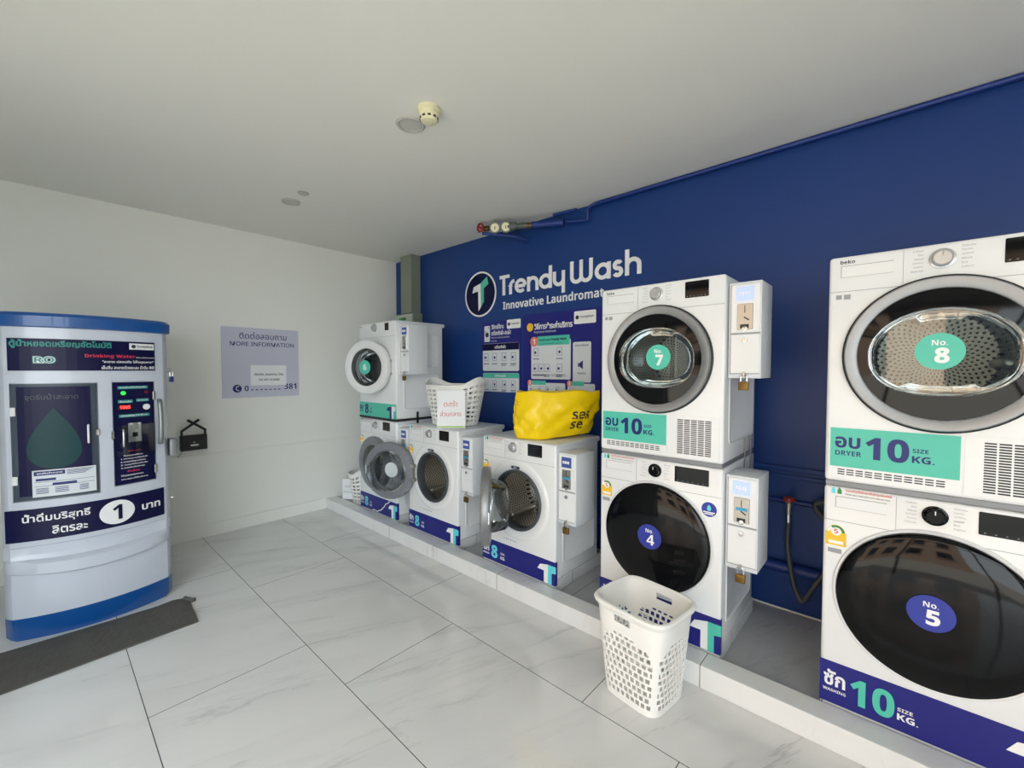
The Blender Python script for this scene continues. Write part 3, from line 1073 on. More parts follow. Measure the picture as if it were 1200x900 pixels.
# ------------------------------------------------------------------ drinking water vending machine
VW, VD, VB = .67, .66, .092
HWV = VW / 2
def bend(bm, extra=None):
    for v in bm.verts:
        q = max(0.0, 1 - (v.co.x / HWV) ** 2)
        v.co.y -= VB * q

def gplate(bm, x0, x1, z0, z1, y0, y1, n=14, mi=0):
    for i in range(n):
        a = x0 + (x1 - x0) * i / n
        b = x0 + (x1 - x0) * (i + 1) / n
        vs = [bm.verts.new(p) for p in ((a, y0, z0), (b, y0, z0), (b, y0, z1), (a, y0, z1), (a, y1, z0), (b, y1, z0), (b, y1, z1), (a, y1, z1))]
        idx = [(0, 1, 2, 3), (0, 1, 5, 4), (2, 3, 7, 6)]
        if i == 0: idx.append((0, 3, 7, 4))
        if i == n - 1: idx.append((1, 2, 6, 5))
        for q in idx:
            f = bm.faces.new([vs[j] for j in q]); f.material_index = mi

def vring(z, off=0.0, grow=0.0, n=28, cr=.03, dz=0.0):
    pts = []
    hw = HWV + grow
    for k in range(n + 1):
        x = -hw + 2 * hw * k / n
        q = max(0.0, 1 - (x / HWV) ** 2)
        e = max(0.0, abs(x) - (hw - cr))
        yy = -VB * q - off * min(1.0, 2.0 * q) - grow + (cr - math.sqrt(max(0, cr * cr - e * e)))
        pts.append((x, yy, z - dz * q))
    pts += [(hw, VD * .5, z), (hw, VD, z), (-hw, VD, z), (-hw, VD * .5, z)]
    return pts

def loft(bm, rings, cap=True):
    rs = [[bm.verts.new(p) for p in rg] for rg in rings]
    n = len(rs[0])
    for a, b in zip(rs, rs[1:]):
        for k in range(n):
            bm.faces.new((a[k], a[(k + 1) % n], b[(k + 1) % n], b[k]))
    if cap:
        bm.faces.new(rs[0][::-1]); bm.faces.new(rs[-1])

vend = thing('water_vending_machine', 'white and blue drinking water vending machine against the white wall', 'vending machine', (-3.315, .190, 0), R(90))
bm = BM()
loft(bm, [vring(z, o, dz=d) for z, o, d in ((.115, 0, 0), (.25, 0, .02), (.352, .001, .035), (.356, .016, .035), (.364, .021, .035), (.408, .020, .022), (.416, .012, .022), (.422, -.012, .018), (.440, -.024, .010), (.478, -.020, .002), (.484, -.002, 0), (.50, 0, 0), (.70, 0, 0), (1.0, 0, 0), (1.3, 0, 0), (1.607, 0, 0))])
vb = obj('cabinet', bm, MT['vendwhite'], vend, smooth=True, ang=30)
def recess_cutter(x0, x1, z0, z1, depth):
    b = BM()
    n = 12
    cols = []
    for i in range(n + 1):
        x = x0 + (x1 - x0) * i / n
        q = max(0.0, 1 - (x / HWV) ** 2)
        cols.append([b.verts.new(c) for c in ((x, -.2, z0), (x, -VB * q + depth, z0), (x, -VB * q + depth, z1), (x, -.2, z1))])
    for c0, c1 in zip(cols, cols[1:]):
        for k in range(4):
            b.faces.new((c0[k], c0[(k + 1) % 4], c1[(k + 1) % 4], c1[k]))
    b.faces.new(cols[0]); b.faces.new(cols[-1][::-1])
    return b
boolean(vb, [recess_cutter(-.294, .020, .716, 1.318, .016), recess_cutter(.076, .266, .735, 1.320, .014)])
bm = BM(); loft(bm, [vring(0, 0, -.012), vring(.02, 0, .0), vring(.118, 0, .002)]); obj('base_skirt', bm, MT['vendblue'], vend, smooth=True, ang=30)
bm = BM(); loft(bm, [vring(1.603, 0, .006), vring(1.608, 0, .016), vring(1.660, 0, .018), vring(1.676, 0, .006), vring(1.680, 0, -.02)]); obj('top_cap', bm, MT['vendblue'], vend, smooth=True, ang=30)

bm = BM(); gplate(bm, -.297, .272, 1.382, 1.546, -.004, .0); bend(bm)
hp = obj('header_panel', bm, MT['deepnavy'], vend)
def vtext(name, items, m, par, y=-.0065):
    for it in items:
        bm = BM()
        text(bm, it[0], it[1], it[2], y, **dict(it[3]))
        bend(bm)
        o = obj(name, bm, MT[m], par)
    return o
vtext('header_outline', [('ตู้น้ำหยอดเหรียญอัตโนมัติ', -.290, 1.518, dict(w=.37, h=.046, al='l', bold=.035)), ('RO', -.172, 1.438, dict(w=.082, h=.040, bold=.16))], 'tealout', hp, -.0065)
vtext('header_halo', [('RO', -.172, 1.438, dict(w=.076, h=.035, bold=.11))], 'ink', hp, -.0075)
vtext('header_title', [('ตู้น้ำหยอดเหรียญอัตโนมัติ', -.286, 1.518, dict(w=.362, h=.042, al='l', bold=-.005)), ('RO', -.172, 1.438, dict(w=.070, h=.029, bold=.03))], 'tealout', hp, -.0085)
vtext('header_red_text', [('Drinking Water', -.025, 1.460, dict(w=.205, h=.024, al='l', bold=.03))], 'pinkred', hp)
vtext('header_white_text', [('Reverse Osmosis System', .184, 1.456, dict(w=.085, h=.009, al='l', bold=.02)), ('"สะอาด ปลอดภัย ใส่ใจคุณภาพ"', .266, 1.430, dict(w=.225, h=.020, al='r', bold=.02)),
                            ('เย็นชื่น สะอาดด้วยระบบ น้ำดื่ม RO', .268, 1.400, dict(w=.23, h=.020, al='r', bold=.02))], 'ink', hp)
bm = BM(); gplate(bm, .155, .268, 1.502, 1.537, -.0065, -.003, 6); bend(bm)
lg = obj('brand_plate', bm, MT['ink'], vend)
bm = BM(); disc(bm, .174, 1.519, .010, -.0085, -.007, 20); bend(bm)
obj('brand_mark', bm, MT['darkink'], lg)
vtext('brand_text', [('TrendyWash', .189, 1.519, dict(w=.072, h=.016, al='l', bold=.02))], 'darkink', lg, -.0085)

# dispensing window
def vflat(bm, dy):
    bend(bm)
bm = BM(); gplate(bm, -.290, .016, .720, 1.314, .004, .012, 10); bend(bm)
wn_ = obj('dispensing_door', bm, MT['slate'], vend)
bm = BM(); gplate(bm, -.272, -.010, .742, 1.300, .000, .006, 10); bend(bm)
pane = obj('door_pane', bm, MT['deepnavy'], wn_)
vtext('pane_text', [('จุดรับน้ำสะอาด', -.150, 1.245, dict(w=.19, h=.038, bold=.01))], 'slate', wn_, -.003)
bm = BM()
rows_ = []
for k in range(1, 30):
    th = PI * k / 30
    hw_ = .134 * math.sin(th) * math.sin(th / 2) ** 1.25
    zz_ = 1.036 + .160 * math.cos(th)
    rows_.append([bm.verts.new((-.145 + hw_ * (m_ / 4 - 1), -.0035, zz_)) for m_ in range(9)])
for a, b in zip(rows_, rows_[1:]):
    for m_ in range(8):
        bm.faces.new((a[m_], a[m_ + 1], b[m_ + 1], b[m_]))
bend(bm)
obj('water_drop', bm, MT['tealdark'], wn_, smooth=True)
bm = BM(); gplate(bm, -.228, .004, .735, .872, -.006, -.003, 8); bend(bm)
ps = obj('price_sheet', bm, MT['card'], wn_)
bm = BM()
gplate(bm, -.222, -.112, .845, .866, -.0075, -.006, 5); gplate(bm, -.216, -.145, .817, .829, -.0075, -.006, 4); gplate(bm, -.158, -.070, .790, .803, -.0075, -.006, 4)
for i in range(4):
    gplate(bm, -.105, -.006 - .01 * i, .862 - i * .007, .8645 - i * .007, -.0075, -.006, 4)
for i in range(2):
    gplate(bm, -.222, -.002, .810 - i * .021, .8115 - i * .021, -.0075, -.006, 5)
for i in range(4):
    gplate(bm, -.216, -.172, .776 - i * .008, .779 - i * .008, -.0075, -.006, 2)
    gplate(bm, -.150, -.100, .776 - i * .008, .779 - i * .008, -.0075, -.006, 2)
    gplate(bm, -.060, -.026, .776 - i * .008, .779 - i * .008, -.0075, -.006, 2)
bend(bm)
obj('price_print', bm, MT['navyink'], wn_)
vtext('price_title', [('จุดเติมน้ำสะอาด', -.167, .8555, dict(w=.09, h=.012, bold=.02))], 'ink', wn_, -.009)
for z in (1.175, .825):
    bm = BM(); box(bm, -.297, -.276, -.004, .008, z - .022, z + .022, .002, 1); bend(bm)
    obj('hinge', bm, MT['plastic'], wn_)
bm = BM(); tube(bm, curve_pts([(-.020, .0, 1.09), (-.022, -.018, 1.085), (-.022, -.018, 1.005), (-.020, .0, 1.0)], 4), .0045, 8); bend(bm)
obj('pull_handle', bm, MT['ink'], wn_, smooth=True)
bm = BM(); box(bm, .008, .024, -.008, .006, 1.03, 1.065, .003, 1); bend(bm)
obj('door_catch', bm, MT['chrome'], wn_)

# control panel
bm = BM(); gplate(bm, .080, .262, .739, 1.316, .004, .012, 6); bend(bm)
cp = obj('control_panel', bm, MT['deepnavy'], vend)
bm = BM()
for x0, x1, z0 in ((.10, .235, 1.278), (.10, .165, 1.200), (.180, .238, 1.204), (.103, .240, 1.118)):
    gplate(bm, x0, x1, z0, z0 + .017, .001, .005, 4)
bend(bm); obj('panel_strips', bm, MT['tealout'], cp)
vtext('panel_text', [('กดปุ่มเพื่อจ่ายน้ำ', .167, 1.287, dict(w=.12, h=.012)), ('จำนวนเงิน', .132, 1.208, dict(w=.05, h=.011)), ('ปุ่มจ่ายน้ำ', .209, 1.212, dict(w=.05, h=.011)), ('หยอดเหรียญ 1 5 10 บาท', .171, 1.127, dict(w=.12, h=.011)),
                     ('ขั้นตอนการใช้งาน', .16, .902, dict(w=.085, h=.010)), ('1. นำภาชนะมาวางที่จุดรับน้ำ', .165, .883, dict(w=.12, h=.010)), ('2. หยอดเหรียญตามจำนวน', .160, .866, dict(w=.11, h=.010)),
                     ('3. กดปุ่มสีเขียวเพื่อเริ่ม', .165, .849, dict(w=.12, h=.010)), ('4. กดปุ่มอีกครั้งเพื่อหยุด', .158, .832, dict(w=.105, h=.010)), ('โปรดตรวจสอบภาชนะ', .155, .790, dict(w=.10, h=.010)), ('ขอบคุณที่ใช้บริการ', .165, .768, dict(w=.12, h=.010))], 'ink', cp, .001)
vtext('panel_red_text', [('วิธีใช้งานตู้น้ำ', .165, .925, dict(w=.06, h=.012)), ('คำเตือน', .16, .812, dict(w=.055, h=.012))], 'pinkred', cp, .001)
bm = BM(); disc(bm, .124, 1.256, .011, -.004, .004, 20); bend(bm); obj('green_lamp', bm, MT['greenled'], cp)
bm = BM(); disc(bm, .228, 1.258, .009, -.004, .004, 20); bend(bm); obj('red_lamp', bm, mat('dim_red_lamp', '6e1220', .3), cp)
bm = BM(); box(bm, .098, .160, -.001, .006, 1.160, 1.192, .001, 1); bend(bm); obj('digit_display', bm, MT['display'], cp)
vtext('display_digits', [('1005', .130, 1.176, dict(w=.046, h=.018, bold=.02))], 'redled', cp, -.0025)
bm = BM(); lathe(bm, [(.0165, .004), (.0165, -.006), (.012, -.007), (.0118, -.004), (0, -.004)], (.226, 0, 1.172), n=28); bend(bm); obj('push_button', bm, MT['ink'], cp, smooth=True)
bm = BM(); box(bm, .140, .200, -.006, .006, .975, 1.085, .002, 1); bend(bm); obj('coin_plate', bm, MT['chrome'], cp)
bm = BM(); box(bm, .158, .184, -.016, -.004, 1.05, 1.085, .002, 1); bend(bm); obj('coin_funnel', bm, MT['steel'], cp)
bm = BM(); box(bm, .160, .182, -.0075, -.005, 1.005, 1.030); bend(bm); obj('coin_return', bm, MT['dark'], cp)
bm = BM(); gplate(bm, .086, .258, .905, 1.075, -.014, -.012, 6); bend(bm); obj('clear_flap', bm, MT['glass'], cp)
bm = BM(); tube(bm, curve_pts([(.117, -.012, 1.055), (.117, -.034, 1.045), (.117, -.034, .965), (.117, -.012, .955)], 4), .0045, 8); bend(bm); obj('flap_handle', bm, MT['chrome'], cp, smooth=True)
for z in (1.235, .80):
    bm = BM(); box(bm, .258, .272, -.004, .008, z - .025, z + .025, .002, 1); bend(bm); obj('hinge', bm, MT['steel'], cp)
bm = BM(); box(bm, .068, .082, -.010, .004, 1.00, 1.045, .003, 1); bend(bm); obj('panel_catch', bm, MT['chrome'], cp)
bm = BM(); box(bm, .268, .274, .0, .006, .742, 1.318, .001, 1); bend(bm); obj('panel_edge', bm, MT['vendwhite'], cp)
# price strip
bm = BM(); gplate(bm, -.325, .300, .512, .676, -.004, .002, 20); bend(bm)
st = obj('price_strip', bm, MT['deepnavy'], vend)
bm = BM(); lathe(bm, [(.066, -.003), (.066, -.0065), (.05, -.0065), (.034, -.0065), (.017, -.0065), (0, -.0065)], (.085, 0, .594), n=48, sx=1.12)
bend(bm); obj('price_disc', bm, MT['ink'], st)
vtext('price_text', [('น้ำดื่มบริสุทธิ์', -.145, .625, dict(w=.245, h=.055, bold=.02)), ('ลิตรละ', -.100, .558, dict(w=.130, h=.042, bold=.02)), ('บาท', .235, .590, dict(w=.088, h=.034, bold=.03))], 'ink', st, -.008)
vtext('price_number', [('1', .085, .594, dict(h=.082, bold=.03))], 'deepnavy', st, -.0090)
# handle, lock, strike at the right-hand edge
bm = BM(); tube(bm, curve_pts([(.288, -.010, 1.205), (.288, -.05, 1.19), (.290, -.062, 1.08), (.288, -.05, .965), (.288, -.01, .95)], 6), .0125, 12)
obj('grab_handle', bm, MT['silver'], vend, smooth=True)
bm = BM(); box(bm, .335, .372, -.012, .05, .855, .965, .008, 3); obj('latch_keeper', bm, MT['silver'], vend, smooth=True)
bm = BM(); tube(bm, [(.336, .01, 1.395), (.352, .0, 1.395), (.357, .0, 1.385), (.352, .0, 1.375), (.336, .01, 1.375)], .0035, 8); obj('lock_eye', bm, MT['chrome'], vend, smooth=True)
bm = BM(); tube(bm, [(.335, .012, .612), (.350, .005, .616), (.354, .005, .606), (.348, .005, .598), (.335, .012, .600)], .003, 8); obj('lower_eye', bm, MT['chrome'], vend, smooth=True)
p = thing('padlock', 'small dark blue padlock hanging at the edge of the water vending machine', 'padlock', (-3.318, .190 + .354, 1.313), R(90), group='padlocks')
bm = BM(); box(bm, -.011, .011, -.007, .007, 0, .034, .003, 2); obj('lock_body', bm, MT['navyink'], p, smooth=True)
bm = BM(); tube(bm, [(-.007, 0, .032), (-.007, 0, .06)] + [(-.007 * math.cos(PI * k / 6), 0, .06 + .007 * math.sin(PI * k / 6)) for k in range(1, 6)] + [(.007, 0, .06), (.007, 0, .032)], .0018, 8); obj('shackle', bm, MT['chrome'], p, smooth=True)

# ------------------------------------------------------------------ floor mat
bm = BM()
nx, ny = 30, 8
def matp(u, v):
    # u along the machine front (-y to +y), v from the machine outwards
    a = Vector((-3.240, -.50, 0)).lerp(Vector((-3.172, .575, 0)), u)
    b = Vector((-2.80, -.50, 0)).lerp(Vector((-2.830, .555, 0)), u)
    p = a.lerp(b, v)
    p.z = .007 + .006 * max(0, math.sin(u * 9 + v * 7)) * (1 if .1 < v < .9 else .3) + .010 * max(0, 1 - abs(u - .93) / .07) * (1 - v)
    return p
top = [[bm.verts.new(matp(i / nx, j / ny)) for j in range(ny + 1)] for i in range(nx + 1)]
bot = [[bm.verts.new((matp(i / nx, j / ny).x, matp(i / nx, j / ny).y, .001)) for j in range(ny + 1)] for i in range(nx + 1)]
for i in range(nx):
    for j in range(ny):
        bm.faces.new((top[i][j], top[i + 1][j], top[i + 1][j + 1], top[i][j + 1]))
        bm.faces.new((bot[i][j], bot[i][j + 1], bot[i + 1][j + 1], bot[i + 1][j]))
for i in range(nx):
    for j in (0, ny):
        bm.faces.new((top[i][j], top[i + 1][j], bot[i + 1][j], bot[i][j]))
for j in range(ny):
    for i in (0, nx):
        bm.faces.new((top[i][j], top[i][j + 1], bot[i][j + 1], bot[i][j]))
mt = thing('floor_mat', 'worn grey floor mat lying along the front of the water vending machine', 'mat', (-3.0, .05, 0))
o = obj('mat_sheet', bm, MT['matgrey'], mt, loc=(3.0, -.05, 0), smooth=True)
bm = BM(); tube(bm, [(-3.165, .555, .014), (-3.10, .578, .016), (-3.09, .590, .018)], .011, 10)
obj('rolled_corner', bm, MT['matgrey'], mt, loc=(3.0, -.05, 0), smooth=True)

# ------------------------------------------------------------------ things on the white wall (they face +x)
sg = thing('wall_sign', 'white information sign with dark blue lettering on the white wall', 'sign', (WX + .003, 1.345, 1.145), R(90))
bm = BM(); box(bm, -.312, .312, -.004, .0, .0, .612, .002, 1); obj('board', bm, mat('sign_lilac', 'c9cbdc', .4), sg)
y = -.0052
textobj('lettering', [('ติดต่อสอบถาม', .015, .545, dict(w=.385, h=.062, bold=.005)), ('MORE INFORMATION', .012, .470, dict(w=.52, h=.036, bold=.01))], MT['navyink'], sg, y)
textobj('phone_number', [('0', -.128, .080, dict(h=.048, bold=.03)), ('381', .235, .090, dict(h=.052, bold=.02))], MT['navyink'], sg, y)
bm = BM()
for i in range(7):
    box(bm, -.095 + i * .037, -.075 + i * .037, y - .0006, y, .062, .070)
obj('hidden_digits', bm, MT['navyink'], sg)
bm = BM(); disc(bm, -.200, .080, .034, y - .001, y + .001); obj('phone_badge', bm, MT['navyink'], sg)
bm = BM(); tube(bm, [(-.188, y - .0016, .101), (-.206, y - .0016, .094), (-.211, y - .0016, .080), (-.203, y - .0016, .066), (-.186, y - .0016, .062)], .0035, 6); obj('phone_icon', bm, MT['ink'], sg)
bm = BM(); box(bm, -.095, .20, -.0062, -.004, .105, .285); pp = obj('paper_patch', bm, MT['paper'], sg)
textobj('patch_text', [('ติดต่อ สอบถาม โทร', .055, .205, dict(w=.24, h=.024)), ('Tel. 097-1419200', .055, .155, dict(w=.17, h=.020))], MT['darkink'], pp, -.0070)

hb = thing('key_box', 'black box with crossed wooden straps hanging on the white wall', 'box', (WX + .002, .825, .740), R(90))
bm = BM(); box(bm, -.088, .088, -.045, .0, 0, .122, .003, 1); obj('box_body', bm, MT['blackwood'], hb)
for s in (1, -1):
    bm = BM()
    plate(bm, [(-.09 * s, .160), (-.075 * s, .150), (.045 * s, .238), (.032 * s, .252)], -.030 - .006 * (s > 0), -.022 - .006 * (s > 0))
    box(bm, min(-.085 * s, -.07 * s), max(-.085 * s, -.07 * s), -.030, -.020, .118, .160)
    obj('strap', bm, MT['blackwood'], hb)
bm = BM(); plate(bm, [(-.012, .060), (.012, .060), (.0, .072)], -.0465, -.0448); obj('box_mark', bm, MT['grey'], hb)
bm = BM(); box(bm, -.024, .028, -.0465, -.0448, .036, .047); obj('box_label', bm, MT['paper'], hb)
bm = BM(); tube(bm, curve_pts([(-.07, -.01, .002), (-.085, -.006, -.03), (-.105, -.004, -.045), (-.09, -.004, -.05)], 4), .0016, 6); obj('cord', bm, MT['dark'], hb)

# ------------------------------------------------------------------ things on the blue wall
WYF = WY - .0005
lg = thing('wall_logo', 'large white shop name lettering with round emblem on the blue wall', 'sign', (-2.872, WYF, 2.080))
bm = BM()
lathe(bm, [(.205, 0), (.205, -.004), (.190, -.004), (.190, 0)], (0, 0, 0), n=72)
em = obj('emblem', bm, MT['ink'], lg)
bm = BM(); disc(bm, 0, 0, .190, -.002, 0, 64); obj('emblem_field', bm, MT['deepnavy'], em)
bm = BM()
plate(bm, [(-.105, .020), (-.085, .075), (.008, .098), (.012, -.115), (-.022, -.150), (-.026, .030)], -.0045, -.002); obj('emblem_white', bm, MT['ink'], em)
bm = BM()
plate(bm, [(.008, .098), (.090, .150), (.108, .082), (.048, .050), (.048, -.070), (.012, -.115)], -.0045, -.002); obj('emblem_green', bm, MT['teal'], em)
def wall_text(name, body, xl, xr, base, cap, m, bold):
    """letters on the blue wall from xl to xr with their baseline and cap height (world units)"""
    vs, fs = text_mesh(body, bold, 6)
    x0 = min(v[0] for v in vs); x1 = max(v[0] for v in vs)
    cvs, _ = text_mesh('T', bold, 6)
    ch = max(v[1] for v in cvs)
    sx = (xr - xl) / (x1 - x0); sz = cap / ch
    bm = BM()
    vv = [bm.verts.new((xl - sx * x0 + sx * a + 2.872, -.003, base + sz * b - 2.080)) for a, b in vs]
    for f in fs:
        try: bm.faces.new([vv[i] for i in f])
        except ValueError: pass
    r = bmesh.ops.extrude_face_region(bm, geom=bm.faces[:])
    for e in r['geom']:
        if isinstance(e, bmesh.types.BMVert): e.co.y += .003
    return obj(name, bm, m, lg)
def arc(cx, cz, r, a0, a1, n=18, sz=1.0):
    return [(cx + r * math.cos(R(a0 + (a1 - a0) * k / n)), cz + sz * r * math.sin(R(a0 + (a1 - a0) * k / n))) for k in range(n + 1)]
def ribbon(bm, pts, w, y0, y1):
    P = [Vector((a, 0, b)) for a, b in pts]
    L_, R_ = [], []
    for k, q in enumerate(P):
        d0 = (P[k] - P[k - 1]).normalized() if k > 0 else None
        d1 = (P[k + 1] - P[k]).normalized() if k < len(P) - 1 else None
        d = (d0 + d1).normalized() if d0 and d1 else (d0 or d1)
        n = Vector((-d.z, 0, d.x))
        sc = 1.0 / max(.5, n.dot(Vector((-(d0 or d).z, 0, (d0 or d).x))))
        L_.append(q + n * w / 2 * sc); R_.append(q - n * w / 2 * sc)
    for k in range(len(P) - 1):
        v = [bm.verts.new((c.x, y, c.z)) for y in (y0, y1) for c in (L_[k], L_[k + 1], R_[k + 1], R_[k])]
        for f in ((0, 1, 2, 3), (0, 1, 5, 4), (2, 3, 7, 6), (3, 0, 4, 7), (1, 2, 6, 5)):
            bm.faces.new([v[x] for x in f])
XH, SW = .70, .165
rr_ = XH / 2 - SW / 2
GL = {
 'T': (.60, [[(.0, .92), (.62, .92)], [(.27, .92), (.27, 0)]]),
 'r': (.34, [[(.09, 0), (.09, .40)] + arc(.34, .40, .25, 180, 95, 8)]),
 'e': (.74, [arc(.36, XH / 2, rr_, -48, -360, 26) , [(.10, XH / 2 - .01), (.36 + rr_, XH / 2 - .01)]]),
 'n': (.68, [[(.09, 0), (.09, XH)], arc(.33, .375, .24, 180, 0, 16) + [(.57, 0)]]),
 'd': (.74, [arc(.35, XH / 2, rr_, 0, 360, 30), [(.35 + rr_, 0), (.35 + rr_, 1.03)]]),
 'y': (.66, [[(.09, XH)] + arc(.32, .33, .23, 180, 360, 16) + [(.55, XH)], [(.55, XH), (.55, -.30)]]),
 ' ': (.22, []),
 'W': (1.16, [[(.09, 1.0)] + arc(.315, .31, .225, 180, 360, 16) + [(.54, 1.0)], [(.54, 1.0)] + arc(.765, .31, .225, 180, 360, 16) + [(.99, 1.0)]]),
 'a': (.74, [arc(.35, XH / 2, rr_, 0, 360, 30), [(.35 + rr_, 0), (.35 + rr_, XH)]]),
 's': (.54, [arc(.25, .49, .13, 25, 270, 14) + arc(.25, .22, .14, 90, -155, 14)[1:]]),
 'h': (.66, [[(.09, 0), (.09, 1.03)], arc(.33, .375, .24, 180, 0, 16) + [(.57, 0)]]),
}
xx_ = 0.0
tot = sum(GL[c][0] for c in 'Trendy Wash') - .02
kx, kz = 1.317 / tot, .172
for ch_ in 'Trendy Wash':
    wd, strokes = GL[ch_]
    if strokes:
        bm = BM()
        for q_, st_ in enumerate(strokes): ribbon(bm, st_, SW, -.004 - .0006 * q_, -.0002 * q_)
        for v in bm.verts:
            v.co.x = -2.624 + 2.872 + (xx_ + v.co.x) * kx
            v.co.z = 2.036 - 2.080 + v.co.z * kz
        obj('name_letter', bm, MT['ink'], lg)
    xx_ += wd
wall_text('tagline_lettering', 'Innovative Laundromat', -2.585, -1.59, 1.914, .064, MT['ink'], .025)

def poster(xl, xr, zt, zb, label):
    t = thing('instruction_poster', label, 'poster', ((xl + xr) / 2, WYF, zb), group='instruction posters on the blue wall')
    bm = BM(); box(bm, (xl - xr) / 2, (xr - xl) / 2, -.003, 0, 0, zt - zb)
    obj('sheet', bm, MT['navy'], t)
    return t
def card(t, x0, x1, z0, z1, head=None, headm=None, hh=.05):
    bm = BM(); rplate(bm, x0, x1, z0, z1, .014, -.0045, -.002)
    c = obj('card', bm, MT['card'], t)
    if headm:
        bm = BM(); box(bm, x0 + .001, x1 - .001, -.0055, -.004, z1 - hh, z1 - .002)
        obj('card_heading', bm, MT[headm], c)
        textobj('heading_text', [(head, (x0 + x1) / 2, z1 - hh / 2, dict(w=(x1 - x0) * .30, h=hh * .5))], MT['ink'], c, -.0062)
    return c
def icon_row(c, xs, z, s, m='navyink', cap=True):
    bm = BM()
    for i, x in enumerate(xs):
        q = [(x - s, x + s, z + s * 1.2, z + s * 1.3), (x - s, x + s, z - s * 1.3, z - s * 1.2), (x - s, x - s * .92, z - s * 1.3, z + s * 1.3), (x + s * .92, x + s, z - s * 1.3, z + s * 1.3)]
        for a in q: box(bm, a[0], a[1], -.0056, -.0045, a[2], a[3])
        disc(bm, x + (i % 3 - 1) * s * .3, z - s * .2, s * .45, -.0056, -.0045, 14)
        if cap:
            box(bm, x - s * 1.3, x + s * 1.3, -.0056, -.0045, z - s * 2.5, z - s * 2.25)
            if i > 1: box(bm, x - s * 1.3, x + s * .9, -.0056, -.0045, z - s * 3.0, z - s * 2.8)
    obj('pictograms', bm, MT[m], c)

PZT, PZB = 1.815, 1.188
p1 = poster(-2.85, -2.372, PZT, PZB, 'leftmost dark blue poster on how to use the machines, two white panels')
textobj('title_text', [('วิธีการใช้งาน', -.115, .585, dict(w=.15, h=.045, al='l')), ('เครื่องซักผ้า-อบผ้า', -.115, .530, dict(w=.235, h=.045, al='l')),
                       ('How to use Washing machine', -.115, .485, dict(w=.22, h=.020, al='l', bold=0)), ('& Dryer', -.115, .455, dict(w=.07, h=.018, al='l', bold=0))], MT['ink'], p1, -.0042)
bm = BM(); rplate(bm, -.205, -.135, .452, .595, .008, -.0045, -.002); ic = obj('machine_icon', bm, MT['card'], p1)
bm = BM(); disc(bm, -.170, .515, .022, -.0056, -.0045); disc(bm, -.148, .578, .006, -.0056, -.0045, 12); disc(bm, -.193, .545, .006, -.0056, -.0045, 12); obj('icon_print', bm, MT['darkink'], ic)
bm = BM(); rplate(bm, .075, .232, .555, .632, .010, -.0050, -.002); bp_ = obj('brand_plate', bm, MT['ink'], p1)
bm = BM(); disc(bm, .100, .594, .014, -.006, -.005, 20); obj('brand_mark', bm, MT['darkink'], bp_)
textobj('brand_text', [('TrendyWash', .120, .594, dict(w=.10, h=.020, al='l'))], MT['darkink'], bp_, -.006)
c = card(p1, -.225, .215, .190, .435, 'เครื่องซักผ้า', 'deepnavy', .062); icon_row(c, (-.18, -.075, .04, .15), .315, .026)
c = card(p1, -.225, .215, -.055 + .06, .172, 'เครื่องอบผ้า', 'teal', .045); icon_row(c, (-.18, -.075, .04, .15), .075, .022)

p2 = poster(-2.352, -1.60, PZT + .03, PZB, 'middle dark blue poster on payment methods, with green headed white panels')
textobj('title_text', [('วิธีการชำระค่าบริการ', -.255, .555, dict(w=.375, h=.055, al='l', bold=.03)), ('Payment Methods', -.255, .505, dict(w=.22, h=.022, al='l', bold=0))], MT['ink'], p2, -.0042)
bm = BM(); disc(bm, -.300, .550, .034, -.0045, -.002); obj('coin_icon', bm, MT['yellow'], p2)
bm = BM(); rplate(bm, .135, .325, .545, .640, .010, -.0050, -.002); bp_ = obj('brand_plate', bm, MT['ink'], p2)
bm = BM(); disc(bm, .163, .594, .015, -.006, -.005, 20); obj('brand_mark', bm, MT['darkink'], bp_)
textobj('brand_text', [('TrendyWash', .188, .594, dict(w=.12, h=.022, al='l'))], MT['darkink'], bp_, -.006)
c = card(p2, -.285, .105, .125, .440)
bm = BM(); box(bm, -.220, .095, -.0058, -.004, .395, .470); h_ = obj('card_heading', bm, MT['teal'], c)
textobj('heading_text', [('ชำระผ่านแอป Trendy Wash', -.07, .440, dict(w=.27, h=.028)), ('Payment through the application', -.08, .408, dict(w=.23, h=.013, bold=0))], MT['deepnavy'], c, -.0064)
bm = BM(); disc(bm, -.255, .430, .040, -.0060, -.004); obj('step_mark', bm, MT['salmon'], c)
textobj('step_number', [('1', -.255, .430, dict(h=.045, bold=.03))], MT['ink'], c, -.0068)
icon_row(c, (-.235, .0), .345, .024); icon_row(c, (-.24, -.18, -.12, .0), .215, .024)
bm = BM()
for i in range(4): box(bm, -.27 + (i % 2) * .19, -.13 + (i % 2) * .19, -.0056, -.0045, .160 - (i // 2) * .012, .165 - (i // 2) * .012)
obj('fine_print', bm, MT['grey'], c)
c = card(p2, .125, .285, .105, .410)
textobj('panel_text', [('ช่องทางติดต่อ', .205, .385, dict(w=.12, h=.016)), ('ติดต่อเรา', .205, .175, dict(w=.07, h=.016)), ('02-000-0000', .205, .145, dict(w=.09, h=.010, bold=0))][:2], MT['navyink'], c, -.0056)
bm = BM(); plate(bm, [(.185, .225), (.215, .205), (.215, .270), (.185, .250)], -.0058, -.0045); box(bm, .172, .183, -.0058, -.0045, .222, .250); obj('speaker_icon', bm, MT['navyink'], c)
c = card(p2, -.320, .055, .005 - .02, .095); icon_row(c, (-.285, -.20, -.12, -.02), .045, .015)
bm = BM(); box(bm, -.275, -.135, -.0058, -.004, .078, .112); obj('card_heading', bm, MT['teal'], c)
bm = BM(); disc(bm, -.298, .094, .024, -.006, -.004); obj('step_mark', bm, MT['salmon'], c)
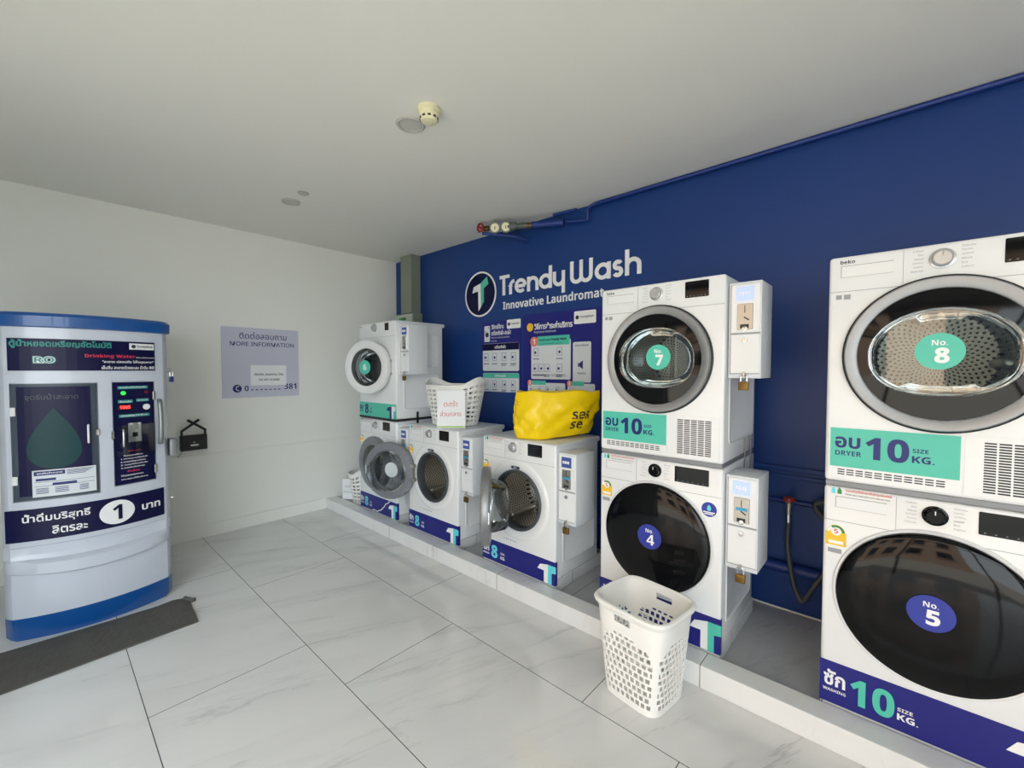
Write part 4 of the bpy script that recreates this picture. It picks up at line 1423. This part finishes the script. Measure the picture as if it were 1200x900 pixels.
textobj('step_number', [('2', -.298, .094, dict(h=.028, bold=.03))], MT['ink'], c, -.0068)
c = card(p2, .078, .320, -.02, .095); icon_row(c, (.115,), .04, .018); 
textobj('panel_text', [('เหรียญ 10 บาท', .225, .035, dict(w=.12, h=.018))], MT['navyink'], c, -.0056)
bm = BM(); box(bm, .115, .225, -.0058, -.004, .078, .112); obj('card_heading', bm, MT['teal'], c)
bm = BM(); disc(bm, .095, .094, .024, -.006, -.004); obj('step_mark', bm, MT['salmon'], c)
textobj('step_number', [('3', .095, .094, dict(h=.028, bold=.03))], MT['ink'], c, -.0068)

p3 = poster(-1.590, -.95, PZT + .06, PZB, 'rightmost dark blue poster of numbered white lines, half hidden behind dryer No. 7')
it = [('การใช้บริการร้านสะดวกซัก', -.160, .505, dict(w=.40, h=.045, al='l'))]
rows = [('1', 'ตรวจสอบเครื่องก่อนใช้งาน'), ('2', 'ใส่ผ้าไม่เกินน้ำหนักที่กำหนด'), ('3', 'เลือกโปรแกรมและชำระเงิน'), ('4', 'รอจนเครื่องทำงานเสร็จ'), ('5', 'นำผ้าออกจากเครื่องทันที'), ('6', 'ห้ามซักสิ่งของต้องห้าม'), ('7', 'แจ้งปัญหาได้ที่เบอร์ติดต่อ')]
zz = [.415, .365, .290, .165, .115, .055, .010]
for (a, b), z in zip(rows, zz):
    it.append((a, -.305, z, dict(h=.026)))
    it.append((b, -.275, z + .002, dict(w=.34, h=.024, al='l')))
textobj('poster_text', it, MT['ink'], p3, -.0042)
textobj('poster_red_text', [('หมายเหตุ', -.270, .235, dict(w=.08, h=.020, al='l'))], MT['red'], p3, -.0042)
bm = BM(); tube(bm, [(-.24 + .04 * math.cos(R(a)), -.004, .60 + .04 * math.sin(R(a))) for a in range(100, 320, 20)], .004, 6); obj('arrow_ring', bm, MT['ink'], p3)

# electrical trunking and box in the corner
t = thing('cable_trunking', 'grey metal cable trunking rising to the ceiling in the wall corner', 'trunking', (-3.878, WY, 1.985))
bm = BM(); box(bm, -.093, .093, -.118, -.001, 0, CZ - 1.985 - .002, .003, 1); obj('duct', bm, MT['trunk'], t)
bm = BM(); box(bm, -.096, .096, -.1215, -.117, 0, CZ - 1.985 - .004, .002, 1); obj('duct_cover', bm, MT['trunk'], t)
t = thing('electrical_box', 'pale grey electrical box with green marking, below the trunking behind dryer 6', 'electrical box', (-3.90, WY, 1.50))
bm = BM(); box(bm, -.165, .145, -.125, -.001, 0, .480, .004, 1); obj('enclosure', bm, MT['panelgrey'], t)
bm = BM(); box(bm, -.190, .150, -.140, -.120, .020, .470, .004, 1); obj('box_lid', bm, mat('pale_lid', 'b5bfae', .5), t)
bm = BM(); box(bm, -.085, -.050, -.1414, -.1395, .405, .432, .002, 1); box(bm, -.046, .045, -.1414, -.1395, .408, .440, .002, 1); obj('green_mark', bm, MT['green'], t)

# water meter assembly under the ceiling
wm = thing('water_meter', 'water meter with red valve on a blue pipe under the ceiling', 'water meter', (-2.40, 2.47, 2.50))
A = Vector((-2.54, 2.46, 2.535)); B = Vector((-1.92, 2.70, 2.505))
def along(s): return A.lerp(B, s) - Vector((-2.40, 2.47, 2.50))
dirp = (B - A).normalized()
def cyl_along(bm, s0, s1, r0, r1=None, n=20):
    tube(bm, [along(s0), along(s1)], [r0, r1 if r1 else r0], n)
bm = BM(); cyl_along(bm, .02, .98, .014, n=12); obj('pipe', bm, MT['blue_paint'], wm, smooth=True)
bm = BM()
cyl_along(bm, .30, .42, .040, .030); cyl_along(bm, .42, .56, .024)
obj('meter_body', bm, MT['meter'], wm, smooth=True)
for s, m_ in ((.15, 'face_one'), (.29, 'face_two')):
    c = along(s); d = Vector((.62, -.70, -.25)).normalized()
    bm = BM(); tube(bm, [c - d * .02, c + d * .042], .044, 24); g_ = obj('meter_dial', bm, MT['meter'], wm, smooth=True, ang=30)
    bm = BM(); tube(bm, [c + d * .042, c + d * .044], .033, 24); obj('dial_face', bm, MT['cream'], g_)
    bm = BM(); tube(bm, [c + d * .0445 + Vector((0, 0, -.012)), c + d * .0445 + Vector((.0, .0, .012))], .003, 6); obj('dial_mark', bm, MT['darkink'], g_)
bm = BM(); cyl_along(bm, .555, .62, .022); cyl_along(bm, .0, .07, .022); obj('brass_union', bm, MT['brass'], wm, smooth=True)
bm = BM(); cyl_along(bm, .62, 1.0, .026); obj('pipe_sleeve', bm, MT['blue_paint'], wm, smooth=True)
c = along(0) + Vector((.0, -.01, .0))
bm = BM(); tube(bm, [c + Vector((.03 * math.cos(a), -.03, .03 * math.sin(a))) for a in [2 * PI * k / 20 for k in range(21)]], .009, 8); tube(bm, [c, c + Vector((0, -.035, 0))], .010, 8); box(bm, c.x - .03, c.x + .03, c.y - .034, c.y - .026, c.z - .005, c.z + .005)
obj('valve_wheel', bm, MT['redpaint'], wm, smooth=True)
bm = BM()
tube(bm, [along(-.02) + Vector((0, 0, -.035)), along(.30) + Vector((.0, .03, -.06)), along(.42) + Vector((0, .16, -.075))], .012, 10)
obj('bracket', bm, MT['blue_paint'], wm, smooth=True)
pr = thing('water_pipe', 'dark blue painted water pipe running along the wall top under the ceiling', 'pipe', (-1.9, WY - .03, CZ - .03))
bm = BM(); tube(bm, [(.0, -.004, -.055), (.10, -.004, -.075), (.19, -.004, -.085), (.195, -.004, -.02), (.20, -.004, .002), (.26, -.004, .014), (4.88, -.004, .014)], .013, 12); obj('pipe_run', bm, MT['blue_paint'], pr, smooth=True)
bm = BM(); tube(bm, [(-.10, -.03, .012), (.10, -.01, .012)], .010, 8); obj('pipe_stub', bm, MT['blue_paint'], pr, smooth=True)

# supply pipes, tap and hose in the gap between the stacks
for zz, rr, lab, y_ in ((.672, .013, 'thin blue painted water pipe along the wall, carrying the red tap', WY - .016), (.310, .030, 'thick blue painted drain pipe low along the blue wall', WY - .034)):
    t = thing('water_pipe', lab, 'pipe', (-.9, y_, zz))
    bm = BM(); tube(bm, [(-3.3, 0, 0), (3.85, 0, 0)], rr, 14); obj('pipe_run', bm, MT['blue_paint'], t, smooth=True)
    for xx in (.33, .62):
        bm = BM(); tube(bm, [(xx, 0, 0), (xx + .03, 0, 0)], rr + .005, 14); obj('pipe_clip', bm, MT['blue_paint'], t, smooth=True)
tp = thing('tap', 'brass tap with dark red handle and grey hose, on the blue wall between the stacks', 'tap', (-.425, WY - .03, .66))
bm = BM(); tube(bm, [(0, .0, .012), (0, -.05, .012)], .014, 12); tube(bm, [(0, -.045, .02), (0, -.045, -.045)], [.015, .012], 12); obj('tap_body', bm, MT['steel'], tp, smooth=True)
bm = BM(); tube(bm, [(0, -.045, .03), (0, -.045, .05)], [.030, .026], 14); obj('tap_handle', bm, MT['redpaint'], tp, smooth=True)
bm = BM(); tube(bm, [(0, -.045, -.04), (0, -.045, -.085)], .013, 12); obj('hose_nut', bm, MT['chrome'], tp, smooth=True)
hs = thing('water_hose', 'dark grey water hose looping down from the tap to the back of washer No. 5', 'hose', (-.425, WY - .075, .58))
bm = BM(); tube(bm, curve_pts([(0, 0, -.005), (0.0, -.01, -.13), (.03, -.03, -.30), (.065, -.04, -.385), (.085, -.04, -.375), (.13, -.035, -.28), (.20, -.02, -.16), (.28, .0, -.08)], 8), .0125, 12); obj('hose_run', bm, MT['hose'], hs, smooth=True)
dh = thing('drain_hose', 'grey drain hose bend poking out behind washer No. 5', 'hose', (-.25, WY - .10, .62))
bm = BM(); tube(bm, curve_pts([(.12, .0, .13), (.0, .0, .105), (-.055, .0, .08), (-.03, .0, .03), (.03, .0, .0), (.14, .0, -.02)], 8), .016, 12); obj('hose_run', bm, MT['hose'], dh, smooth=True)

# ------------------------------------------------------------------ baskets
def sup(a, hx, hy, e):
    c, s = math.cos(a), math.sin(a)
    return (hx * math.copysign(abs(c) ** e, c), hy * math.copysign(abs(s) ** e, s))

def rect_basket():
    """tall tapered basket of slanted square holes with a rolled rim and hand holes"""
    t = thing('laundry_basket', 'tall white plastic laundry basket standing on the floor in front of washer No. 4', 'basket', (-.795, 1.722, 0), R(-8), group='laundry baskets')
    H = .405
    bx, by, tx, ty = .130, .125, .168, .148
    e = .42
    bm = BM()
    NU, NV = 120, 42
    def pt(i, j, th=0.0):
        v = j / NV
        a = 2 * PI * i / NU
        hx = bx + (tx - bx) * v - th
        hy = by + (ty - by) * v - th
        # even spacing along the rounded rectangle
        x, yv = sup(a, hx, hy, e)
        return Vector((x, yv, .006 + v * (H - .012)))
    # even arc-length parameter
    samples = [sup(2 * PI * k / 4000, bx, by, e) for k in range(4001)]
    L = [0.0]
    for k in range(4000):
        L.append(L[-1] + math.hypot(samples[k + 1][0] - samples[k][0], samples[k + 1][1] - samples[k][1]))
    par = []
    k = 0
    for i in range(NU):
        target = L[-1] * i / NU
        while L[k + 1] < target: k += 1
        par.append(2 * PI * (k + (target - L[k]) / max(1e-9, L[k + 1] - L[k])) / 4000)
    def P(i, j, th):
        v = j / NV
        x, yv = sup(par[i % NU], bx + (tx - bx) * v - th, by + (ty - by) * v - th, e)
        return (x, yv, .006 + v * (H - .012))
    def is_hole(i, j):
        x, yv = sup(par[i % NU] + PI / NU, 1, 1, e)
        if min(abs(x), abs(yv)) > .80: return False          # solid corners
        z = (j + .5) / NV
        # hand holes high on the two long faces
        if abs(yv) > .9 and abs(x) < .26 and 36 <= j <= 38: return True
        if not (3 <= j <= 31): return False
        if abs(x) < .9 or abs(yv) < .9:
            top = 31 - 8 * (abs(x) if abs(yv) > .9 else abs(yv)) ** 2
            if j > top: return False
        return (j % 3 != 2) and ((i + j // 3) % 3 != 0)
    o = [[bm.verts.new(P(i, j, 0)) for j in range(NV + 1)] for i in range(NU)]
    n_ = [[bm.verts.new(P(i, j, .0028)) for j in range(NV + 1)] for i in range(NU)]
    hol = [[is_hole(i, j) for j in range(NV)] for i in range(NU)]
    for i in range(NU):
        i2 = (i + 1) % NU
        for j in range(NV):
            if hol[i][j]: continue
            bm.faces.new((o[i][j], o[i2][j], o[i2][j + 1], o[i][j + 1]))
            bm.faces.new((n_[i][j], n_[i][j + 1], n_[i2][j + 1], n_[i2][j]))
            if hol[i - 1][j]: bm.faces.new((o[i][j], o[i][j + 1], n_[i][j + 1], n_[i][j]))
            if hol[i2][j]: bm.faces.new((o[i2][j], n_[i2][j], n_[i2][j + 1], o[i2][j + 1]))
            if j > 0 and hol[i][j - 1]: bm.faces.new((o[i][j], n_[i][j], n_[i2][j], o[i2][j]))
            if j < NV - 1 and hol[i][j + 1]: bm.faces.new((o[i][j + 1], o[i2][j + 1], n_[i2][j + 1], n_[i][j + 1]))
    obj('basket_wall', bm, MT['basket'], t, smooth=True, ang=50)
    bm = BM()
    def ringv(hx, hy, z): return [(sup(par[i], hx, hy, e)[0], sup(par[i], hx, hy, e)[1], z) for i in range(NU)]
    prof = [(-.004, H - .030), (.001, H - .030), (.010, H - .018), (.014, H - .006), (.010, H + .002), (.002, H + .004), (-.006, H - .003), (-.004, H - .030)]
    rs = [[bm.verts.new(p) for p in ringv(tx + d, ty + d, z)] for d, z in prof]
    for a, b in zip(rs, rs[1:]):
        for k in range(NU): bm.faces.new((a[k], a[(k + 1) % NU], b[(k + 1) % NU], b[k]))
    obj('rim', bm, MT['basket'], t, smooth=True)
    bm = BM()
    a = [bm.verts.new(p) for p in ringv(bx, by, .006)]
    b = [bm.verts.new(p) for p in ringv(bx - .006, by - .006, .0)]
    c = [bm.verts.new(p) for p in ringv(bx - .003, by - .003, .010)]
    for k in range(NU):
        bm.faces.new((a[k], a[(k + 1) % NU], b[(k + 1) % NU], b[k]))
    bm.faces.new(b); bm.faces.new(c)
    obj('basket_base', bm, MT['basket'], t)
    return t
rect_basket()

def oval_basket(loc, rz, label, H, bx, by, tx, ty, lift, rows, NU=84):
    """round-bottomed basket with square holes and two handles raised at its ends"""
    t = thing('laundry_basket', label, 'basket', loc, rz, group='laundry baskets')
    NV = rows * 2 + 5
    bm = BM()
    def P(i, j, th):
        v = j / NV
        a = 2 * PI * i / NU
        z = v * H
        rise = lift * max(0, (abs(math.cos(a)) - .70) / .30) ** 2.2 * v ** 3
        f = v + (rise / H) * .7
        return ((bx + (tx - bx) * f - th) * math.cos(a), (by + (ty - by) * v - th) * math.sin(a), .002 + z + rise)
    hol = [[(i % 3 != 0) and (1 < j < NV - 2) and (j % 2 == 0) for j in range(NV)] for i in range(NU)]
    o = [[bm.verts.new(P(i, j, 0)) for j in range(NV + 1)] for i in range(NU)]
    n_ = [[bm.verts.new(P(i, j, .003)) for j in range(NV + 1)] for i in range(NU)]
    for i in range(NU):
        i2 = (i + 1) % NU
        for j in range(NV):
            if hol[i][j]: continue
            bm.faces.new((o[i][j], o[i2][j], o[i2][j + 1], o[i][j + 1]))
            bm.faces.new((n_[i][j], n_[i][j + 1], n_[i2][j + 1], n_[i2][j]))
            if hol[i - 1][j]: bm.faces.new((o[i][j], o[i][j + 1], n_[i][j + 1], n_[i][j]))
            if hol[i2][j]: bm.faces.new((o[i2][j], n_[i2][j], n_[i2][j + 1], o[i2][j + 1]))
            if j > 0 and hol[i][j - 1]: bm.faces.new((o[i][j], n_[i][j], n_[i2][j], o[i2][j]))
            if j < NV - 1 and hol[i][j + 1]: bm.faces.new((o[i][j + 1], o[i2][j + 1], n_[i2][j + 1], n_[i][j + 1]))
    bm.faces.new([o[i][0] for i in range(NU)])
    obj('basket_wall', bm, MT['basket'], t, smooth=True, ang=50)
    bm = BM()
    rp = []
    for i in range(NU + 1):
        q = Vector(P(i % NU, NV, .001)); rp.append(q)
    n8 = 8
    rings = []
    for i in range(NU):
        p = rp[i]
        out = Vector((p.x, p.y, 0)).normalized()
        rings.append([bm.verts.new(p + (out * math.cos(2 * PI * k / n8) * 1.3 + Vector((0, 0, 1)) * math.sin(2 * PI * k / n8)) * .006) for k in range(n8)])
    for i in range(NU):
        a, b = rings[i], rings[(i + 1) % NU]
        for k in range(n8): bm.faces.new((a[k], a[(k + 1) % n8], b[(k + 1) % n8], b[k]))
    obj('rim', bm, MT['basket'], t, smooth=True)
    return t

oval_basket((-2.690, 2.275, .948), 0, 'white plastic basket with raised handles and a paper sign, on top of a washer', .315, .205, .165, .285, .205, .062, 7)
ps = thing('paper_sign', 'white paper sign with red Thai handwriting leaning on the basket above the washer', 'sign', (-2.490, 2.068, .949), R(48))
bm = BM()
b = bmesh.new(); box(b, -.105, .105, -.0012, 0, 0, .285)
merge(bm, b, 0, Matrix.Rotation(R(-5), 4, 'X'))
obj('sheet', bm, MT['paper'], ps)
def leaning(name, items, m):
    for s, x, z, kw in items:
        bm = BM()
        text(bm, s, x, z, -.0022, **kw)
        bmesh.ops.transform(bm, matrix=Matrix.Rotation(R(-5), 4, 'X'), verts=bm.verts[:])
        obj(name, bm, m, ps)
leaning('handwriting', [('ตะกร้า', -.005, .185, dict(w=.10, h=.045, bold=-.005)), ('ส่วนกลาง', -.005, .110, dict(w=.155, h=.042, bold=-.005))], MT['red'])
bm = BM(); box(bm, -.103, .103, -.0018, -.001, .006, .016); bmesh.ops.transform(bm, matrix=Matrix.Rotation(R(-5), 4, 'X'), verts=bm.verts[:])
obj('green_edge', bm, mat('lime_print', '9fc43f', .5), ps)
cb_ = oval_basket((-3.965, 2.185, .0625), R(-35), 'small white perforated basket with a paper note, between white wall and first washer', .30, .125, .125, .175, .170, .06, 6, 60)
bm = BM(); box(bm, -.055, .055, -.001, 0, 0, .20)
note = obj('paper_note', bm, MT['paper'], cb_)
note['label'] = 'white paper note with handwriting'
off = Matrix.Rotation(R(35), 3, 'Z') @ Vector((-.083, -.152, 0))
note.location = (off.x, off.y, .040)
note.rotation_euler = (0, 0, R(70))
textobj('handwriting', [('ตะกร้า', 0, .13, dict(w=.06, h=.026, bold=0)), ('ส่วนกลาง', 0, .075, dict(w=.085, h=.026, bold=0))], MT['grey'], note, -.0018)

# ------------------------------------------------------------------ yellow bag
bg = thing('shopping_bag', 'crumpled yellow plastic bag with black lettering on top of a washer', 'bag', (-1.70, 2.30, .948))
plan_b = [(-1.815, 2.055), (-1.665, 2.095), (-1.575, 2.30), (-1.535, 2.46), (-1.68, 2.475), (-1.86, 2.38), (-1.885, 2.20)]
plan_t = [(-1.838, 2.070), (-1.680, 2.105), (-1.505, 2.31), (-1.452, 2.45), (-1.58, 2.475), (-1.83, 2.36), (-1.875, 2.20)]
bm = BM()
def closed(pl, n=10):
    k = len(pl); out = []
    for i in range(k):
        a, b, c, d = [Vector(pl[(i + j - 1) % k]) for j in range(4)]
        for q in range(n):
            s = q / n
            cr = 0.5 * ((2 * b) + (c - a) * s + (2 * a - 5 * b + 4 * c - d) * s * s + (3 * b - a - 3 * c + d) * s ** 3)
            out.append(cr.lerp(b.lerp(c, s), .55))
    return out
cb, ct = closed(plan_b), closed(plan_t)
NB = len(cb)
rows = 18
random.seed(3)
ph = [random.uniform(0, 6.28) for _ in range(8)]
grid = []
for j in range(rows + 1):
    v = j / rows
    rg = []
    for i in range(NB):
        p = cb[i].lerp(ct[i], v)
        u = i / NB * 2 * PI
        w_ = .010 * math.sin(5 * u + 6 * v + ph[0]) + .008 * math.sin(9 * u - 13 * v + ph[1]) + .005 * math.sin(17 * u + 19 * v + ph[2]) + .003 * math.sin(31 * u - 23 * v)
        bul = .028 * math.sin(PI * v) ** .8
        cen = Vector((-1.70, 2.28))
        d = (p - cen).normalized()
        p = p + d * (bul * .8 + w_ * math.sin(PI * min(1, v * 1.1 + .05)))
        z = v * .300
        # the right-hand foot of the bag hangs clear of the washer top
        lift_ = max(0.0, (p.x + 1.66) / .20) * (1 - v) * .03
        z += lift_ + .006 * v * math.sin(6 * u + ph[3])
        rg.append(bm.verts.new((p.x + 1.70, p.y - 2.30, max(.001, z))))
    grid.append(rg)
for j in range(rows):
    for i in range(NB):
        bm.faces.new((grid[j][i], grid[j][(i + 1) % NB], grid[j + 1][(i + 1) % NB], grid[j + 1][i]))
bm.faces.new(grid[0][::-1])
cz_ = [bm.verts.new(((v.co.x + .02) * .55 - .02, (v.co.y) * .55, v.co.z - .02)) for v in grid[-1]]
for i in range(NB):
    bm.faces.new((grid[-1][i], grid[-1][(i + 1) % NB], cz_[(i + 1) % NB], cz_[i]))
bm.faces.new(cz_)
bag = obj('bag_body', bm, MT['yellowbag'], bg, smooth=True, ang=60)
from mathutils.bvhtree import BVHTree
bpy.context.view_layer.update()
bvh = BVHTree.FromPolygons([v.co.copy() for v in bag.data.vertices], [tuple(p.vertices) for p in bag.data.polygons])
def on_bag(name, items, m):
    bm = BM()
    X = Vector((.40, .92, 0)).normalized()      # along the face of the bag that looks into the room
    Nn = Vector((.92, -.40, 0)).normalized()
    for s, a, z, h, bold in items:
        vs, fs = text_mesh(s, bold, 4)
        hh = max(v[1] for v in vs) - min(v[1] for v in vs)
        sc = h / hh
        vv = []
        for q in vs:
            o = Vector((-1.60 + 1.70, 2.27 - 2.30, 0)) + X * (a + q[0] * sc) + Vector((0, 0, z + q[1] * sc)) + Nn * .5
            hit = bvh.ray_cast(o, -Nn)
            vv.append(bm.verts.new((hit[0] if hit[0] is not None else o - Nn * .5) + Nn * .0022))
        for f in fs:
            try: bm.faces.new([vv[i] for i in f])
            except ValueError: pass
    return obj(name, bm, MT[m], bg)
on_bag('bag_lettering', [('ses', .02, .125, .050, .03), ('se', .02, .060, .050, .03)], 'darkink')
bm = BM()
for pl in ([(-1.838, 2.070, .25), (-1.80, 2.06, .235), (-1.83, 2.06, .22), (-1.79, 2.055, .215)], [(-1.80, 2.04, .22), (-1.79, 2.03, .16), (-1.78, 2.04, .13)]):
    tube(bm, [Vector(p) + Vector((1.70, -2.318, 0)) for p in pl], .0012, 5)
obj('bag_scribble', bm, MT['darkink'], bg)

# ------------------------------------------------------------------ ceiling fittings
def downlight(x, y, r, label):
    t = thing('ceiling_light', label, 'ceiling light', (x, y, CZ), group='recessed ceiling lights')
    bm = BM(); lathe(bm, [(r, -.0005), (r, -.006), (r * .9, -.012), (r * .74, -.010), (r * .74, -.004)], axis='z', n=48); obj('trim_ring', bm, MT['lid'], t, smooth=True)
    bm = BM(); lathe(bm, [(r * .74, -.007), (r * .3, -.008), (0, -.008)], axis='z', n=48); obj('diffuser', bm, mat('lamp_diffuser', 'c8c8bf', .5) if 'lamp_diffuser' not in bpy.data.materials else bpy.data.materials['lamp_diffuser'], t, smooth=True)
downlight(-1.806, 1.251, .070, 'round recessed ceiling light beside the cream smoke detector')
downlight(-3.258, 1.238, .062, 'round white ceiling light near the white wall, beside a small round plate')
t = thing('smoke_detector', 'cream round smoke detector on the ceiling beside a recessed light', 'smoke detector', (-1.640, 1.238, CZ))
bm = BM(); lathe(bm, [(.052, -.0005), (.054, -.014), (.046, -.018), (.046, -.030), (.040, -.034)], axis='z', n=40); obj('base', bm, MT['cream'], t, smooth=True)
bm = BM(); lathe(bm, [(.042, -.033), (.042, -.046), (.036, -.060), (.022, -.064), (0, -.064)], axis='z', n=40); obj('sensor_cap', bm, MT['cream'], t, smooth=True)
bm = BM()
for k in range(10):
    a = 2 * PI * k / 10
    b = bmesh.new(); box(b, .0375, .0425, -.007, .007, -.051, -.043)
    merge(bm, b, 0, Matrix.Rotation(a, 4, 'Z'))
obj('sensor_slots', bm, MT['dark'], t)
t = thing('ceiling_plate', 'small white round plate set into the ceiling beside the far light', 'plate', (-3.045, 1.238, CZ))
bm = BM(); lathe(bm, [(.034, -.0005), (.034, -.006), (.028, -.009), (0, -.009)], axis='z', n=32); obj('cover', bm, MT['lid'], t, smooth=True)
bm = BM(); lathe(bm, [(.0355, -.0006), (.0355, -.0018), (.033, -.0018)], axis='z', n=32); obj('dark_rim', bm, MT['dark'], t, smooth=True)
